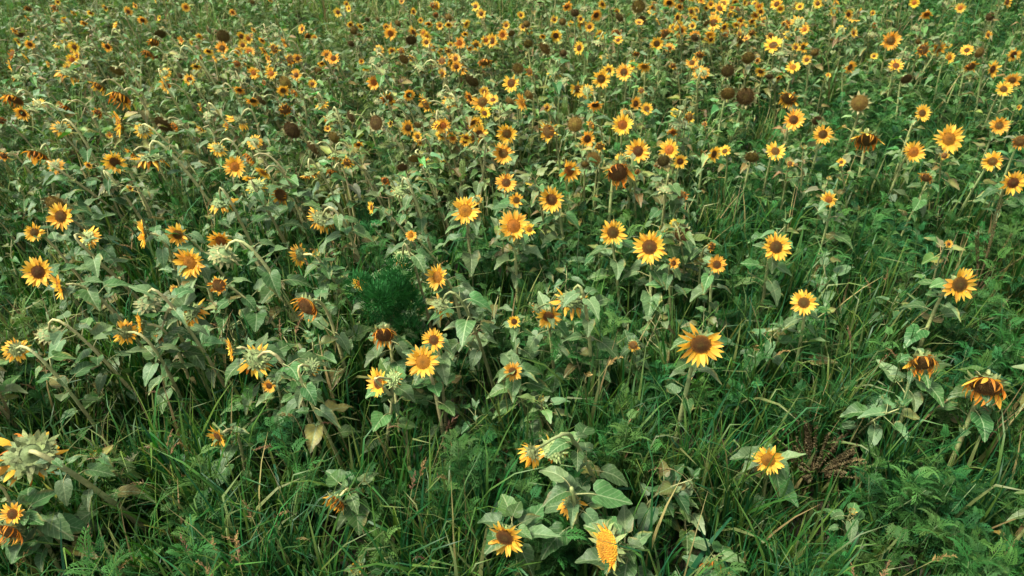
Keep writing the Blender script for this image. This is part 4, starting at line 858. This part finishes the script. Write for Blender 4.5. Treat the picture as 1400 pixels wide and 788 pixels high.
def fern(px, py, h, n, label):
    rng = random.Random(px * 5 + py); c, d = at(px, py, h); base = Vector((c.x, c.y, -.02)); root = empty('feathery_weed', base); tag(root, label, 'weed', 'feathery weeds that stand out')
    for sidx in range(n):
        cc = jit(rng, rng.choice(WEEDC), .15); a0 = 6.28 * sidx / n + rng.uniform(-.4, .4); lv = Vector((math.cos(a0) * .3, math.sin(a0) * .3, 1)).normalized(); hh = h * rng.uniform(.95, 1.3)
        g = G(); tube(g, [Vector((0, 0, 0)), lv * hh * .5, lv * hh], [.006, .0045, .002], (.08, .13, .05), 0, 5); mobj('stem', g.mesh('stem', [M_STEM]), root)
        a = rng.uniform(0, 6)
        for i in range(13):
            t = .3 + .7 * i / 12; a += 2.4; g = G(); frond(g, lv * hh * t, a, math.radians(rng.uniform(5, 45) + 30 * t), rng.uniform(.17, .26) * (1.15 - .6 * t), rng, jit(rng, cc, .12), 7); mobj('frond', g.mesh('frond', [M_WEED]), root)
bush(535, 402, .98, .215, 'dense dark green fine-leaved bush left of the picture centre')
dock(1125, 618, .34, 36, .42, .40, (.12, .098, .046), 'dried_weed', 'dried reddish brown weed clump beside a yellow sunflower at lower right', 190, .017)
dock(688, 632, .35, 3, .42, .16, (.11, .06, .03), 'dried_weed', 'thin dried brown weed in dark grass, lower centre', 90, .012)
dock(1372, 325, .8, 8, 1.0, .26, (.15, .15, .055), 'seeding_weed', 'tall olive weed with branching seed spikes near the right edge', 150, .014)
SEED = [(905, 640, .75, .42, .12, (.20, .125, .06)), (1180, 628, .6, .1, .09, (.27, .19, .09)), (372, 612, .75, .05, .13, (.20, .11, .06)), (392, 700, .6, .08, .09, (.24, .15, .07)), (420, 737, .55, .05, .08, (.26, .2, .09)),
        (570, 762, .5, -.08, .09, (.17, .08, .05)), (212, 536, .7, .1, .09, (.2, .12, .07)), (95, 492, .8, .1, .09, (.22, .14, .07)), (398, 568, .8, .12, .13, (.19, .12, .05)), (452, 578, .7, .1, .10, (.2, .11, .06)),
        (544, 583, .65, .05, .09, (.25, .17, .09)), (208, 610, .65, .2, .11, (.18, .10, .06)), (188, 660, .6, .2, .10, (.3, .22, .11)), (1180, 572, .6, .02, .07, (.22, .12, .03)), (135, 490, .75, .14, .1, (.2, .13, .06)), (222, 300, .9, .1, .16, (.2, .15, .06))]
_used = {}
def uniq(t):
    _used[t] = _used.get(t, 0) + 1
    return short16(t if _used[t] == 1 else ORD[_used[t] - 1] + ' ' + t)
for (x, y, h, l, L, c) in SEED: stalk(x, y, h, l, L, c, uniq('brown grass seed head ' + rel(x, y)[0]))
for (x, y, h, n) in [(770, 705, .5, 5), (738, 752, .45, 4), (372, 560, .6, 4), (325, 590, .5, 3), (1290, 690, .55, 5), (1345, 745, .5, 5), (1225, 650, .55, 4), (1345, 470, .6, 4), (790, 350, .65, 4), (285, 715, .45, 4), (815, 470, .6, 3), (1160, 760, .4, 3)]:
    fern(x, y, h, n, uniq('feathery green weed ' + rel(x, y)[0]))
